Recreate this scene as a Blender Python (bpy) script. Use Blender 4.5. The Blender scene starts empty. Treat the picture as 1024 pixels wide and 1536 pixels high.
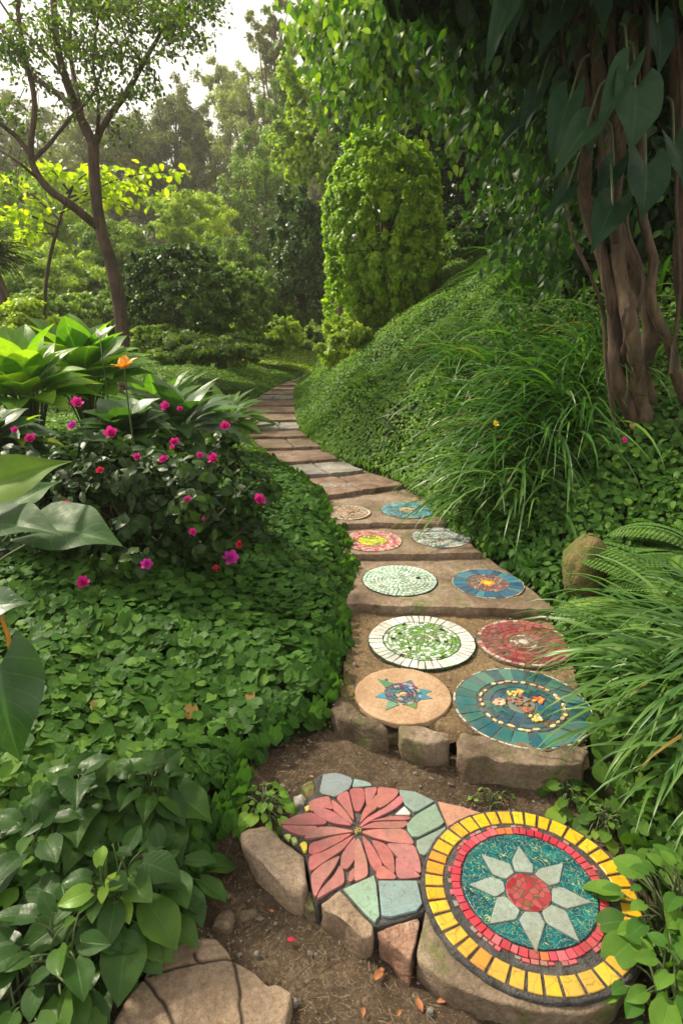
import bpy, math, random
import numpy as np

C = bpy.context
SC = C.scene
COL = SC.collection
random.seed(7)
RAD = math.radians

# ------------------------------------------------------------------ camera
F_PX, PITCH, CAM_H = 950.0, RAD(18.0), 1.5
cd = bpy.data.cameras.new("camera")
cam = bpy.data.objects.new("camera", cd)
COL.objects.link(cam)
cam.location = (0, 0, CAM_H)
cam.rotation_euler = (math.pi / 2 - PITCH, 0, 0)
cd.sensor_fit = 'VERTICAL'
cd.sensor_height = 36.0
cd.lens = F_PX / 1536 * 36.0
cd.clip_start = 0.05
cd.clip_end = 600
cd.dof.use_dof = True
cd.dof.focus_distance = 2.6
cd.dof.aperture_fstop = 5.0
SC.camera = cam

# ------------------------------------------------------------------ world + sun
SUN_EL, SUN_AZ = RAD(44), RAD(-58)          # azimuth from +Y towards +X
w = bpy.data.worlds.new("World")
SC.world = w
w.use_nodes = True
nt = w.node_tree
nt.nodes.clear()
out = nt.nodes.new('ShaderNodeOutputWorld')
bg = nt.nodes.new('ShaderNodeBackground')
sky = nt.nodes.new('ShaderNodeTexSky')
sky.sky_type = 'NISHITA'
sky.sun_disc = False
sky.sun_elevation = SUN_EL
sky.sun_rotation = SUN_AZ
sky.air_density = 1.2
sky.dust_density = 3.0
tc = nt.nodes.new('ShaderNodeTexCoord')
ns = nt.nodes.new('ShaderNodeTexNoise')
ns.inputs['Scale'].default_value = 2.2
ns.inputs['Detail'].default_value = 5
cr = nt.nodes.new('ShaderNodeValToRGB')
cr.color_ramp.elements[0].position = 0.25
cr.color_ramp.elements[0].color = (0.60, 0.60, 0.60, 1)
cr.color_ramp.elements[1].position = 0.6
cr.color_ramp.elements[1].color = (0.95, 0.95, 0.95, 1)
mx = nt.nodes.new('ShaderNodeMix')
mx.data_type = 'RGBA'
mx.inputs[7].default_value = (15.5, 14.6, 13.0, 1)      # bright cloud
nt.links.new(tc.outputs['Generated'], ns.inputs['Vector'])
nt.links.new(ns.outputs['Fac'], cr.inputs['Fac'])
nt.links.new(cr.outputs['Color'], mx.inputs[0])
nt.links.new(sky.outputs['Color'], mx.inputs[6])
nt.links.new(mx.outputs[2], bg.inputs['Color'])
bg.inputs['Strength'].default_value = 0.066
nt.links.new(bg.outputs['Background'], out.inputs['Surface'])

sl = bpy.data.lights.new("sun", 'SUN')
sl.energy = 4.6
sl.angle = RAD(6)
sl.color = (1.0, 0.90, 0.70)
so = bpy.data.objects.new("sun", sl)
COL.objects.link(so)
sd = np.array([math.sin(SUN_AZ) * math.cos(SUN_EL), math.cos(SUN_AZ) * math.cos(SUN_EL), math.sin(SUN_EL)])
from mathutils import Vector
so.rotation_euler = Vector(sd).to_track_quat('Z', 'Y').to_euler()

SC.view_settings.view_transform = 'Standard'
SC.view_settings.look = 'None'
SC.view_settings.gamma = 1
SC.view_settings.exposure = 0.66
cy = SC.cycles
cy.use_denoising = True
try:
    cy.denoiser = 'OPENIMAGEDENOISE'
except Exception:
    pass
cy.max_bounces = 6
cy.diffuse_bounces = 3
cy.glossy_bounces = 2
cy.transmission_bounces = 4
cy.use_adaptive_sampling = True
cy.adaptive_threshold = 0.02
cy.caustics_reflective = False
cy.caustics_refractive = False

# ------------------------------------------------------------------ geometry helpers
SP, CP = math.sin(PITCH), math.cos(PITCH)


def gp(px, py, z=0.0):
    """point of the ground plane at height z that shows at photo pixel (px, py)"""
    u, v = (px - 512) / F_PX, (py - 768) / F_PX
    t = (CAM_H - z) / (SP + v * CP)
    return np.array([u * t, (CP - v * SP) * t, z])


def dp(px, py, Y):
    """point at distance Y in front of the camera that shows at photo pixel (px, py)"""
    u, v = (px - 512) / F_PX, (py - 768) / F_PX
    t = Y / (CP - v * SP)
    return np.array([u * t, Y, CAM_H - (SP + v * CP) * t])


def pxs(n, px, py, Y):
    """size in metres of n photo pixels at that place"""
    v = (py - 768) / F_PX
    return n / F_PX * Y / (CP - v * SP)


def _hash(ix, iy, iz, seed):
    h = (ix * 374761393 + iy * 668265263 + iz * 2147483647 + seed * 974634777) & 0xffffffff
    h = ((h ^ (h >> 13)) * 1274126177) & 0xffffffff
    h = h ^ (h >> 16)
    return (h & 0xffffff) / float(0xffffff)


def vn(p, seed=0):
    p = np.asarray(p, float)
    i = np.floor(p).astype(np.int64)
    f = p - i
    f = f * f * (3 - 2 * f)
    r = 0
    for dx in (0, 1):
        for dy in (0, 1):
            for dz in (0, 1):
                wgt = (f[:, 0] if dx else 1 - f[:, 0]) * (f[:, 1] if dy else 1 - f[:, 1]) * (f[:, 2] if dz else 1 - f[:, 2])
                r = r + wgt * _hash(i[:, 0] + dx, i[:, 1] + dy, i[:, 2] + dz, seed)
    return r * 2 - 1


def fbm(p, octv=4, seed=0):
    r, a = 0, 1.0
    p = np.asarray(p, float)
    for o in range(octv):
        r = r + a * vn(p, seed + o * 17)
        p = p * 2.03
        a *= 0.5
    return r


def n2(x, y, s, octv=3, seed=0):
    x = np.atleast_1d(np.asarray(x, float))
    y = np.atleast_1d(np.asarray(y, float))
    return fbm(np.stack([x * s, y * s, np.zeros_like(x) + 0.37], 1), octv, seed)


def nrm(a):
    return a / np.maximum(np.linalg.norm(a, axis=-1, keepdims=True), 1e-9)


class MB:
    """collects geometry; every vertex has (random, u, v) and a colour"""

    def __init__(self):
        self.v, self.a, self.c, self.f, self.m = [], [], [], [], []
        self.n = 0
        self.flat = False

    def add(self, V, faces, attr=None, col=None, mi=0):
        V = np.asarray(V, float).reshape(-1, 3)
        k = len(V)
        self.v.append(V)
        self.a.append(np.zeros((k, 3)) if attr is None else np.broadcast_to(np.asarray(attr, float), (k, 3)))
        self.c.append(np.ones((k, 3)) * .5 if col is None else np.broadcast_to(np.asarray(col, float), (k, 3)))
        if not isinstance(faces, (list, tuple)):
            faces = [faces]
        for fa in faces:
            fa = np.asarray(fa, np.int64)
            if fa.ndim == 1:
                fa = fa[None]
            self.f.append(fa + self.n)
            self.m.append(np.full(len(fa), mi, np.int32))
        self.n += k

    def build(self, name, mats, parent=None, smooth=True):
        smooth = smooth and not self.flat
        V = np.concatenate(self.v)
        me = bpy.data.meshes.new(name)
        loops = np.concatenate([f.ravel() for f in self.f]).astype(np.int32)
        tot = np.concatenate([np.full(len(f), f.shape[1], np.int32) for f in self.f])
        st = np.concatenate([[0], np.cumsum(tot)[:-1]]).astype(np.int32)
        me.vertices.add(len(V))
        me.vertices.foreach_set("co", V.astype(np.float32).ravel())
        me.loops.add(len(loops))
        me.loops.foreach_set("vertex_index", loops)
        me.polygons.add(len(tot))
        me.polygons.foreach_set("loop_start", st)
        me.polygons.foreach_set("loop_total", tot)
        me.polygons.foreach_set("material_index", np.concatenate(self.m))
        me.polygons.foreach_set("use_smooth", np.full(len(tot), smooth, bool))
        at = me.attributes.new("lf", 'FLOAT_VECTOR', 'POINT')
        at.data.foreach_set("vector", np.concatenate(self.a).astype(np.float32).ravel())
        cc = np.concatenate(self.c)
        ca = me.attributes.new("tint", 'FLOAT_COLOR', 'POINT')
        ca.data.foreach_set("color", np.c_[cc, np.ones(len(cc))].astype(np.float32).ravel())
        me.update(calc_edges=True)
        for m in (mats if isinstance(mats, (list, tuple)) else [mats]):
            me.materials.append(m)
        o = bpy.data.objects.new(name, me)
        COL.objects.link(o)
        if parent is not None:
            o.parent = parent
            o.matrix_parent_inverse = parent.matrix_world.inverted()
        return o


def tag(o, label, cat, group=None, kind=None):
    if label:
        o['label'] = label
    if cat:
        o['category'] = cat
    if group:
        o['group'] = group
    if kind:
        o['kind'] = kind
    return o


def empty(name, loc, label, cat, group=None):
    o = bpy.data.objects.new(name, None)
    o.empty_display_size = 0.1
    COL.objects.link(o)
    o.location = tuple(float(q) for q in loc)
    C.view_layer.update()
    return tag(o, label, cat, group)


# ---- leaf templates: x along the leaf, y across, z up (length 1)
def leaf_grid(wfun, nu=6, nv=1, lobe=0.0, fold=0.15, droop=0.25, wave=0.0, tipcurl=0.0):
    V, A = [], []
    for i in range(nu + 1):
        u = i / nu
        hw = wfun(u)
        for j in range(-nv, nv + 1):
            v = j / nv
            x = u - lobe * (abs(v) ** 1.3) * (1 - u) ** 3
            y = v * hw
            z = fold * abs(v) * hw * 2 * (1 - .3 * abs(v)) - droop * u * u + wave * math.sin(u * 9 + (2 if v > 0 else 0)) * abs(v) * hw
            V.append((x, y, z))
            A.append((u, v))
    k = 2 * nv + 1
    Fc = []
    for i in range(nu):
        for j in range(2 * nv):
            a = i * k + j
            Fc.append((a, a + k, a + k + 1, a + 1))
    return np.array(V), np.array(Fc), np.array(A)


T_DIAM = (np.array([(0, 0, 0), (.45, .28, .06), (1, 0, -.12), (.45, -.28, .06)]), np.array([(0, 2, 1), (0, 3, 2)]),
          np.array([(0, 0), (.45, 1), (1, 0), (.45, -1)]))
T_OVAL = leaf_grid(lambda u: .34 * math.sin(math.pi * min(1, .08 + u * .92)) ** .75, 3, 1, 0, .16, .18)
T_ROUND = leaf_grid(lambda u: [.20, .48, .54, .40, .12][int(round(u * 4))], 4, 1, .24, .12, .18, .12)
T_IVY = leaf_grid(lambda u: [.20, .43, .50, .53, .44, .32, .10][int(round(u * 6))], 6, 1, .26, .10, .16, .12)
T_LANCE = leaf_grid(lambda u: .13 * math.sin(math.pi * (u ** .8)) + .004, 6, 1, 0, .25, .45)
T_HEART = leaf_grid(lambda u: float(np.interp(u, [0, .06, .15, .28, .42, .58, .74, .88, 1], [.26, .38, .455, .475, .43, .325, .19, .075, .002])), 14, 4, .34, .20, .26, .14)
T_BROAD = leaf_grid(lambda u: .25 * max(0, math.sin(math.pi * min(1, u ** .85))) ** .8 + .003, 10, 3, .05, .22, .30, .10)
T_OVATE = leaf_grid(lambda u: .36 * max(0, math.sin(math.pi * min(1, .12 + .88 * u))) ** .9 + .002, 6, 2, .12, .2, .25, .10)
T_PETAL = leaf_grid(lambda u: .30 * math.sin(math.pi * min(1, .1 + u * .8)) ** .7, 4, 1, 0, .1, -.15, .25)


def frames(d, n):
    d = nrm(d)
    y = nrm(np.cross(n, d))
    z = np.cross(d, y)
    return d, y, z


def leaves(mb, T, P, D, N, S, wid=1.0, rnd=None, col=None, mi=0, mod=None):
    """N leaf instances at P with length direction D, normal N, size S"""
    V, Fc, A = T
    n, k = len(P), len(V)
    if n == 0:
        return
    dx, dy, dz = frames(np.asarray(D, float), np.asarray(N, float))
    S = np.broadcast_to(np.asarray(S, float), (n,))
    W = np.broadcast_to(np.asarray(wid, float), (n,))
    X = V[None, :, 0:1] * dx[:, None, :] + V[None, :, 1:2] * W[:, None, None] * dy[:, None, :] + V[None, :, 2:3] * dz[:, None, :]
    X = P[:, None, :] + X * S[:, None, None]
    if rnd is None:
        rnd = np.random.rand(n)
    rnd = np.where(rnd > 1.2, 1.0, np.minimum(rnd, .97))
    at = np.empty((n, k, 3))
    at[:, :, 0] = rnd[:, None]
    at[:, :, 1:] = A[None]
    cc = None
    if col is not None:
        cc = np.repeat(np.broadcast_to(np.asarray(col, float), (n, 3)), k, 0)
    FF = (Fc[None] + (np.arange(n) * k)[:, None, None]).reshape(-1, Fc.shape[1])
    mb.add(X.reshape(-1, 3), FF, at.reshape(-1, 3), cc, mi)


def one_leaf(mb, T, base, tip, wid=1.0, nh=(0, 0, 1), rnd=None, col=None):
    base, tip = np.asarray(base, float), np.asarray(tip, float)
    d = tip - base
    L = np.linalg.norm(d)
    dr = -T[0][:, 2].min()
    n = np.asarray(nh, float)
    # raise the axis a little so that the drooping tip ends near the wanted point
    d2 = d / L + 0.8 * dr * nrm(n[None])[0]
    leaves(mb, T, base[None], d2[None], n[None], np.array([L]), wid, None if rnd is None else np.array([rnd]), col)


def catmull(P, sub):
    P = np.asarray(P, float)
    if len(P) < 3:
        t = np.linspace(0, 1, sub + 1)[:, None]
        return P[0] * (1 - t) + P[-1] * t
    Q = np.vstack([2 * P[0] - P[1], P, 2 * P[-1] - P[-2]])
    o = []
    for i in range(1, len(Q) - 2):
        for s in range(sub):
            t = s / sub
            o.append(.5 * ((2 * Q[i]) + (-Q[i - 1] + Q[i + 1]) * t + (2 * Q[i - 1] - 5 * Q[i] + 4 * Q[i + 1] - Q[i + 2]) * t * t + (-Q[i - 1] + 3 * Q[i] - 3 * Q[i + 1] + Q[i + 2]) * t ** 3))
    o.append(Q[-2])
    return np.array(o)


def tube(mb, pts, rad, seg=8, sub=4, rough=0.0, col=None, mi=0, seed=0):
    pts = np.asarray(pts, float)
    rad = np.broadcast_to(np.asarray(rad, float), (len(pts),))
    Q = catmull(np.c_[pts, rad], sub)
    P, R = Q[:, :3], np.maximum(Q[:, 3], .0004)
    T = nrm(np.gradient(P, axis=0))
    up = np.array([0.31, 0.2, 1.0]) if abs(T[0][2]) < .9 else np.array([1.0, .2, 0.1])
    u = nrm(np.cross(T[0], up)[None])[0]
    U = []
    for t in T:
        u = u - t * (u @ t)
        u = u / max(np.linalg.norm(u), 1e-9)
        U.append(u)
    U = np.array(U)
    W = np.cross(T, U)
    an = np.linspace(0, 2 * math.pi, seg, endpoint=False)
    ring = U[:, None, :] * np.cos(an)[None, :, None] + W[:, None, :] * np.sin(an)[None, :, None]
    RR = R[:, None] * np.ones(seg)[None]
    if rough:
        pp = (P[:, None, :] + ring * R[:, None, None]).reshape(-1, 3)
        s = 0.9 / max(R.max(), 1e-3)
        RR = RR * (1 + rough * fbm(pp * np.array([s, s, s * .35]), 3, seed).reshape(RR.shape))
    V = P[:, None, :] + ring * RR[:, :, None]
    n = len(P)
    i = np.arange(n - 1)[:, None] * seg
    j = np.arange(seg)[None]
    jn = (j + 1) % seg
    Fq = np.stack([i + j, i + jn, i + seg + jn, i + seg + j], -1).reshape(-1, 4)
    at = np.zeros((n, seg, 3))
    at[:, :, 0] = (seed * .37) % 1
    at[:, :, 1] = np.linspace(0, 1, n)[:, None]
    mb.add(V.reshape(-1, 3), [Fq, np.arange(seg)[None] + (n - 1) * seg], at.reshape(-1, 3), col, mi)


# ------------------------------------------------------------------ materials
def base_mat(name):
    m = bpy.data.materials.new(name)
    m.use_nodes = True
    t = m.node_tree
    b = t.nodes['Principled BSDF']
    return m, t, b


def N(t, typ, **kw):
    n = t.nodes.new(typ)
    for k, v in kw.items():
        if k in n.inputs:
            n.inputs[k].default_value = v
        else:
            setattr(n, k, v)
    return n


def math_n(t, op, a, b=None, c=None, clamp=False):
    n = t.nodes.new('ShaderNodeMath')
    n.operation = op
    n.use_clamp = clamp
    for i, x in enumerate((a, b, c)):
        if x is None:
            continue
        if isinstance(x, (int, float)):
            n.inputs[i].default_value = x
        else:
            t.links.new(x, n.inputs[i])
    return n.outputs[0]


def mixc(t, f, a, b, mode='MIX'):
    n = t.nodes.new('ShaderNodeMix')
    n.data_type = 'RGBA'
    n.blend_type = mode
    for i, x in ((0, f), (6, a), (7, b)):
        if isinstance(x, (int, float)):
            n.inputs[i].default_value = x
        elif isinstance(x, tuple):
            n.inputs[i].default_value = (*x, 1) if len(x) == 3 else x
        else:
            t.links.new(x, n.inputs[i])
    return n.outputs[2]


def ramp(t, fac, stops):
    n = t.nodes.new('ShaderNodeValToRGB')
    e = n.color_ramp.elements
    while len(e) < len(stops):
        e.new(0.5)
    for k, (p, c) in enumerate(stops):
        e[k].position = p
        e[k].color = (*c, 1)
    t.links.new(fac, n.inputs[0])
    return n.outputs[0]


def noise(t, scale, detail=4, rough=.55, vec=None, dist=0.0):
    n = N(t, 'ShaderNodeTexNoise', Scale=scale, Detail=detail, Roughness=rough, Distortion=dist)
    if vec is None:
        vec = objco(t)
    t.links.new(vec, n.inputs['Vector'])
    return n.outputs['Fac']


def objco(t):
    g = t.nodes.new('ShaderNodeNewGeometry')
    return g.outputs['Position']


def bump(t, b, h, strength=.5, dist=.01):
    n = N(t, 'ShaderNodeBump', Strength=strength, Distance=dist)
    t.links.new(h, n.inputs['Height'])
    t.links.new(n.outputs[0], b.inputs['Normal'])


def leaf_mat(name, c1, c2, c3=None, trans=.35, rough=.42, vein=.35, patch=1.2, tr_tint=(1.0, 1.15, .35), spec=.4):
    """c1..c3 picked per leaf (attribute) and by plant patches; lighter midrib and side veins"""
    m, t, b = base_mat(name)
    a = N(t, 'ShaderNodeAttribute', attribute_name='lf')
    sp = t.nodes.new('ShaderNodeSeparateXYZ')
    t.links.new(a.outputs['Vector'], sp.inputs[0])
    nz = noise(t, patch, 2)
    f = math_n(t, 'MULTIPLY_ADD', nz, 1.1, -.55)
    f = math_n(t, 'ADD', sp.outputs[0], f, clamp=True)
    c3 = c3 or c2
    col = ramp(t, f, [(0.0, c1), (.6, c2), (1.0, c3)])
    if vein > 0:
        av = math_n(t, 'ABSOLUTE', sp.outputs[2])
        mid = math_n(t, 'SUBTRACT', 1.0, math_n(t, 'MULTIPLY', av, 11.0), clamp=True)
        wv = math_n(t, 'SINE', math_n(t, 'MULTIPLY', math_n(t, 'SUBTRACT', sp.outputs[1], math_n(t, 'MULTIPLY', av, .30)), 44.0))
        sv = math_n(t, 'MULTIPLY', math_n(t, 'SUBTRACT', wv, .90, clamp=True), 4.0)
        vv = math_n(t, 'MULTIPLY', math_n(t, 'MAXIMUM', mid, sv), vein, clamp=True)
        lite = tuple(min(1, q * 2.0 + .02) for q in c2)
        col = mixc(t, vv, col, lite)
    # a few withered leaves, and small blemishes on the others
    col = mixc(t, math_n(t, 'GREATER_THAN', sp.outputs[0], .976), col, (.26, .17, .05))
    if vein > 0:
        ns_ = noise(t, 95, 3, .6)
        col = mixc(t, math_n(t, 'MULTIPLY_ADD', ns_, 14, -9.9, clamp=True), col, (.12, .10, .03))
        nl = noise(t, 24, 3, .6)
        col = mixc(t, math_n(t, 'MULTIPLY_ADD', nl, 1.4, -.45, clamp=True), col, mixc(t, .5, col, tuple(q * .45 for q in c1)))
        bump(t, b, math_n(t, 'ADD', math_n(t, 'MULTIPLY', vv, -1.0), math_n(t, 'MULTIPLY', nl, .8)), .55, .0025)
        t.links.new(math_n(t, 'MULTIPLY_ADD', nl, .5, rough - .22, clamp=True), b.inputs['Roughness'])
    else:
        b.inputs['Roughness'].default_value = rough
    t.links.new(col, b.inputs['Base Color'])
    b.inputs['Specular IOR Level'].default_value = spec
    tr = t.nodes.new('ShaderNodeBsdfTranslucent')
    tc_ = mixc(t, 1.0, col, tr_tint, 'MULTIPLY')
    g = N(t, 'ShaderNodeHueSaturation', Value=1.9)
    t.links.new(tc_, g.inputs['Color'])
    t.links.new(g.outputs[0], tr.inputs['Color'])
    ms = N(t, 'ShaderNodeMixShader')
    ms.inputs[0].default_value = trans
    t.links.new(b.outputs[0], ms.inputs[1])
    t.links.new(tr.outputs[0], ms.inputs[2])
    t.links.new(ms.outputs[0], t.nodes['Material Output'].inputs['Surface'])
    return m


def stone_mat(name, c1, c2, c3, scale=6, rough=.85, bstr=.6, bdist=.012, moss=0.0):
    m, t, b = base_mat(name)
    f = noise(t, scale, 6, .62, dist=.6)
    col = ramp(t, f, [(.3, c1), (.5, c2), (.72, c3)])
    f2 = noise(t, scale * 14, 4, .7)
    col = mixc(t, math_n(t, 'MULTIPLY_ADD', f2, 1.6, -.5, clamp=True), col, tuple(q * .62 for q in c1))
    a = N(t, 'ShaderNodeAttribute', attribute_name='lf')
    sp = t.nodes.new('ShaderNodeSeparateXYZ')
    t.links.new(a.outputs['Vector'], sp.inputs[0])
    col = mixc(t, sp.outputs[2], col, (.035, .025, .018))        # dirt in the cracks
    if moss:
        f3 = noise(t, scale * 1.7, 5, .65)
        col = mixc(t, math_n(t, 'MULTIPLY_ADD', f3, 6, -3.4 + moss, clamp=True), col, (.10, .12, .03))
    f5 = noise(t, 230, 3, .7)
    col = mixc(t, math_n(t, 'MULTIPLY_ADD', f5, 5, -2.75, clamp=True), col, tuple(q * .45 for q in c1))
    t.links.new(col, b.inputs['Base Color'])
    b.inputs['Roughness'].default_value = rough
    b.inputs['Specular IOR Level'].default_value = .25
    f4 = noise(t, 260, 3, .7)
    h = math_n(t, 'ADD', math_n(t, 'MULTIPLY', f, 1.0), math_n(t, 'MULTIPLY', f2, .35))
    h = math_n(t, 'ADD', h, math_n(t, 'MULTIPLY', f4, .13))
    vo = N(t, 'ShaderNodeTexVoronoi', Scale=scale * 2.2, feature='F1')
    wv_ = N(t, 'ShaderNodeTexNoise', Scale=scale * 2, Detail=4)
    t.links.new(objco(t), wv_.inputs['Vector'])
    t.links.new(mixc(t, .12, objco(t), wv_.outputs['Color']), vo.inputs['Vector'])
    h = math_n(t, 'ADD', h, math_n(t, 'MULTIPLY', vo.outputs['Distance'], -.7))
    bump(t, b, h, min(1, bstr * 1.5), bdist * 1.6)
    return m


def soil_mat(name, c1, c2, c3, scale=9):
    m, t, b = base_mat(name)
    f = noise(t, scale, 8, .68)
    f2 = noise(t, scale * 9, 6, .75, dist=1.0)
    f3 = noise(t, 1.6, 3, .5)
    col = ramp(t, math_n(t, 'MULTIPLY_ADD', f3, .5, math_n(t, 'MULTIPLY_ADD', f2, .7, math_n(t, 'MULTIPLY_ADD', f, .5, -.35))), [(.28, c1), (.5, c2), (.72, c3)])
    vo = N(t, 'ShaderNodeTexVoronoi', Scale=scale * 12)
    t.links.new(objco(t), vo.inputs['Vector'])
    col = mixc(t, math_n(t, 'LESS_THAN', vo.outputs['Distance'], .13), col, tuple(min(1, q * 1.7) for q in c3))
    t.links.new(col, b.inputs['Base Color'])
    b.inputs['Roughness'].default_value = .95
    b.inputs['Specular IOR Level'].default_value = .15
    bump(t, b, math_n(t, 'ADD', f2, math_n(t, 'MULTIPLY', f, .5)), .9, .02)
    return m


def tint_mat(name, rough=.3, var=.35, scale=40, bstr=.15, spec=.5, speck=None):
    """colour of each tile from its own attribute, with glaze mottling"""
    m, t, b = base_mat(name)
    a = N(t, 'ShaderNodeAttribute', attribute_name='tint')
    f = noise(t, scale, 5, .65)
    g = math_n(t, 'MULTIPLY_ADD', f, 2 * var, 1 - var)
    hs = t.nodes.new('ShaderNodeHueSaturation')
    t.links.new(a.outputs['Color'], hs.inputs['Color'])
    t.links.new(g, hs.inputs['Value'])
    col = hs.outputs[0]
    f2 = noise(t, scale * 4, 4, .7)
    col = mixc(t, math_n(t, 'MULTIPLY_ADD', f2, 6, -3.45, clamp=True), col, speck or (.09, .075, .055))
    # dirt washed over the glaze
    f3 = noise(t, scale * .22, 5, .7)
    col = mixc(t, math_n(t, 'MULTIPLY', math_n(t, 'MULTIPLY_ADD', f3, 4, -1.8, clamp=True), .55), col, (.16, .13, .09))
    vo = N(t, 'ShaderNodeTexVoronoi', Scale=scale * 1.7, feature='DISTANCE_TO_EDGE')
    wq = N(t, 'ShaderNodeTexNoise', Scale=scale * .8, Detail=3)
    t.links.new(objco(t), wq.inputs['Vector'])
    t.links.new(mixc(t, .06, objco(t), wq.outputs['Color']), vo.inputs['Vector'])
    col = mixc(t, math_n(t, 'MULTIPLY', math_n(t, 'LESS_THAN', vo.outputs['Distance'], .022), .45), col, (.07, .055, .04))
    t.links.new(col, b.inputs['Base Color'])
    t.links.new(math_n(t, 'MULTIPLY_ADD', f3, .5, rough - .1, clamp=True), b.inputs['Roughness'])
    b.inputs['Specular IOR Level'].default_value = spec
    bump(t, b, f2, bstr, .003)
    return m


def bark_mat(name, c1, c2, scale=14):
    m, t, b = base_mat(name)
    mp = N(t, 'ShaderNodeMapping')
    mp.inputs['Scale'].default_value = (1, 1, .22)
    t.links.new(objco(t), mp.inputs[0])
    f = noise(t, scale, 6, .7, vec=mp.outputs[0], dist=.5)
    f2 = noise(t, 3, 3)
    col = mixc(t, math_n(t, 'MULTIPLY_ADD', f, 3, -1, clamp=True), c1, c2)
    col = mixc(t, math_n(t, 'MULTIPLY_ADD', f2, 4, -2.2, clamp=True), col, tuple(q * .5 for q in c1))
    t.links.new(col, b.inputs['Base Color'])
    b.inputs['Roughness'].default_value = .8
    bump(t, b, f, .9, .02)
    return m


def flat_mat(name, c, rough=.6, trans=0):
    m, t, b = base_mat(name)
    f = noise(t, 30, 3)
    col = mixc(t, f, tuple(q * .7 for q in c), tuple(min(1, q * 1.25) for q in c))
    t.links.new(col, b.inputs['Base Color'])
    b.inputs['Roughness'].default_value = rough
    if trans:
        b.inputs['Subsurface Weight'].default_value = 0
        tr = t.nodes.new('ShaderNodeBsdfTranslucent')
        t.links.new(col, tr.inputs['Color'])
        ms = N(t, 'ShaderNodeMixShader')
        ms.inputs[0].default_value = trans
        t.links.new(b.outputs[0], ms.inputs[1])
        t.links.new(tr.outputs[0], ms.inputs[2])
        t.links.new(ms.outputs[0], t.nodes['Material Output'].inputs['Surface'])
    return m


M = {}
M['soil'] = soil_mat('soil', (.032, .022, .014), (.10, .070, .045), (.26, .19, .125))
M['sand'] = soil_mat('sand', (.10, .066, .036), (.24, .165, .09), (.38, .28, .165), 7)
M['deepsoil'] = soil_mat('deep_soil', (.014, .018, .006), (.028, .036, .012), (.05, .055, .02))
M['stone'] = stone_mat('brown_stone', (0.099, 0.071, 0.046), (0.238, 0.176, 0.123), (0.399, 0.314, 0.228), 5, moss=.3)
M['stone_tan'] = stone_mat('tan_stone', (0.149, 0.102, 0.065), (0.328, 0.238, 0.164), (0.494, 0.380, 0.275), 5)
M['stone_dark'] = stone_mat('dark_stone', (0.062, 0.046, 0.031), (0.164, 0.119, 0.078), (0.285, 0.218, 0.147), 8, moss=.25)
M['slab'] = stone_mat('slab_stone', (0.124, 0.084, 0.056), (0.279, 0.201, 0.139), (0.446, 0.351, 0.266), 4, moss=.12)
M['slab_grey'] = stone_mat('grey_slab', (0.124, 0.112, 0.096), (0.295, 0.271, 0.238), (0.475, 0.446, 0.399), 4)
M['slab_red'] = stone_mat('red_slab', (0.136, 0.087, 0.059), (0.287, 0.193, 0.139), (0.437, 0.323, 0.247), 5)
M['terracotta'] = stone_mat('terracotta', (0.161, 0.081, 0.053), (0.344, 0.197, 0.135), (0.475, 0.314, 0.228), 9)
M['grout'] = stone_mat('grout', (.06, .058, .058), (.14, .132, .125), (.25, .235, .215), 30)
M['grout_brown'] = stone_mat('grout_brown', (.13, .095, .06), (.22, .165, .11), (.30, .235, .165), 20)
M['tile'] = tint_mat('glazed_tile', .32, .30, 30)
M['tile_matte'] = tint_mat('matte_tile', .6, .45, 40, .4, .25, (.13, .08, .06))
M['tile_yellow'] = tint_mat('yellow_tile', .22, .16, 14, .08, .55, (.45, .22, .02))
M['mossy'] = stone_mat('mossy_rock', (.16, .11, .05), (.26, .19, .08), (.30, .26, .10), 9, moss=1.0)
M['bark'] = bark_mat('bark_light', (.030, .019, .010), (.155, .100, .055), 26)
M['bark_red'] = bark_mat('bark_reddish', (.024, .014, .008), (.115, .068, .036), 26)
M['stem'] = flat_mat('green_stem', (.07, .10, .03))
M['stem_orange'] = flat_mat('orange_stem', (.55, .24, .03), .4)
M['straw'] = flat_mat('straw', (.30, .22, .13), .8)
M['twig'] = flat_mat('twig', (.10, .075, .05), .8)

M['cover'] = leaf_mat('cover_leaf', (0.022, 0.061, 0.011), (0.057, 0.142, 0.021), (0.149, 0.273, 0.037), .28, .45, .35, 1.6, spec=0.10)
M['cover_far'] = leaf_mat('cover_far_leaf', (0.061, 0.130, 0.017), (0.122, 0.230, 0.026), (0.220, 0.340, 0.038), .3, .5, 0, 1.2, spec=0.20)
M['bank'] = leaf_mat('bank_leaf', (0.038, 0.088, 0.015), (0.092, 0.185, 0.025), (0.204, 0.317, 0.040), .3, .5, .2, 1.1, spec=0.12)
M['bright'] = leaf_mat('bright_leaf', (.10, .22, .025), (.19, .36, .035), (.33, .46, .045), .4, .4, .4, 2)
M['ovate'] = leaf_mat('ovate_leaf', (0.020, 0.052, 0.012), (0.037, 0.090, 0.018), (0.079, 0.151, 0.021), .25, .34, .45, 2.5, spec=0.16)  # albedo lowered to stand in for shade over the lower left bed
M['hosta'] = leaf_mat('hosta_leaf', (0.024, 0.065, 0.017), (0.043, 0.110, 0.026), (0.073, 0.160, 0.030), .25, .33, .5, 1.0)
M['bank_lit'] = leaf_mat('lit_bank_leaf', (0.060, 0.125, 0.020), (0.135, 0.255, 0.032), (0.27, 0.41, 0.05), .3, .55, 0, 1.1, spec=.2)  # bank leaf lightened as though sunlit; the light is put into the colour
M['ear'] = leaf_mat('ear_leaf', (0.026, 0.075, 0.015), (0.053, 0.128, 0.022), (0.128, 0.210, 0.022), .3, .5, .5, 1.4, spec=.25)
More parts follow.
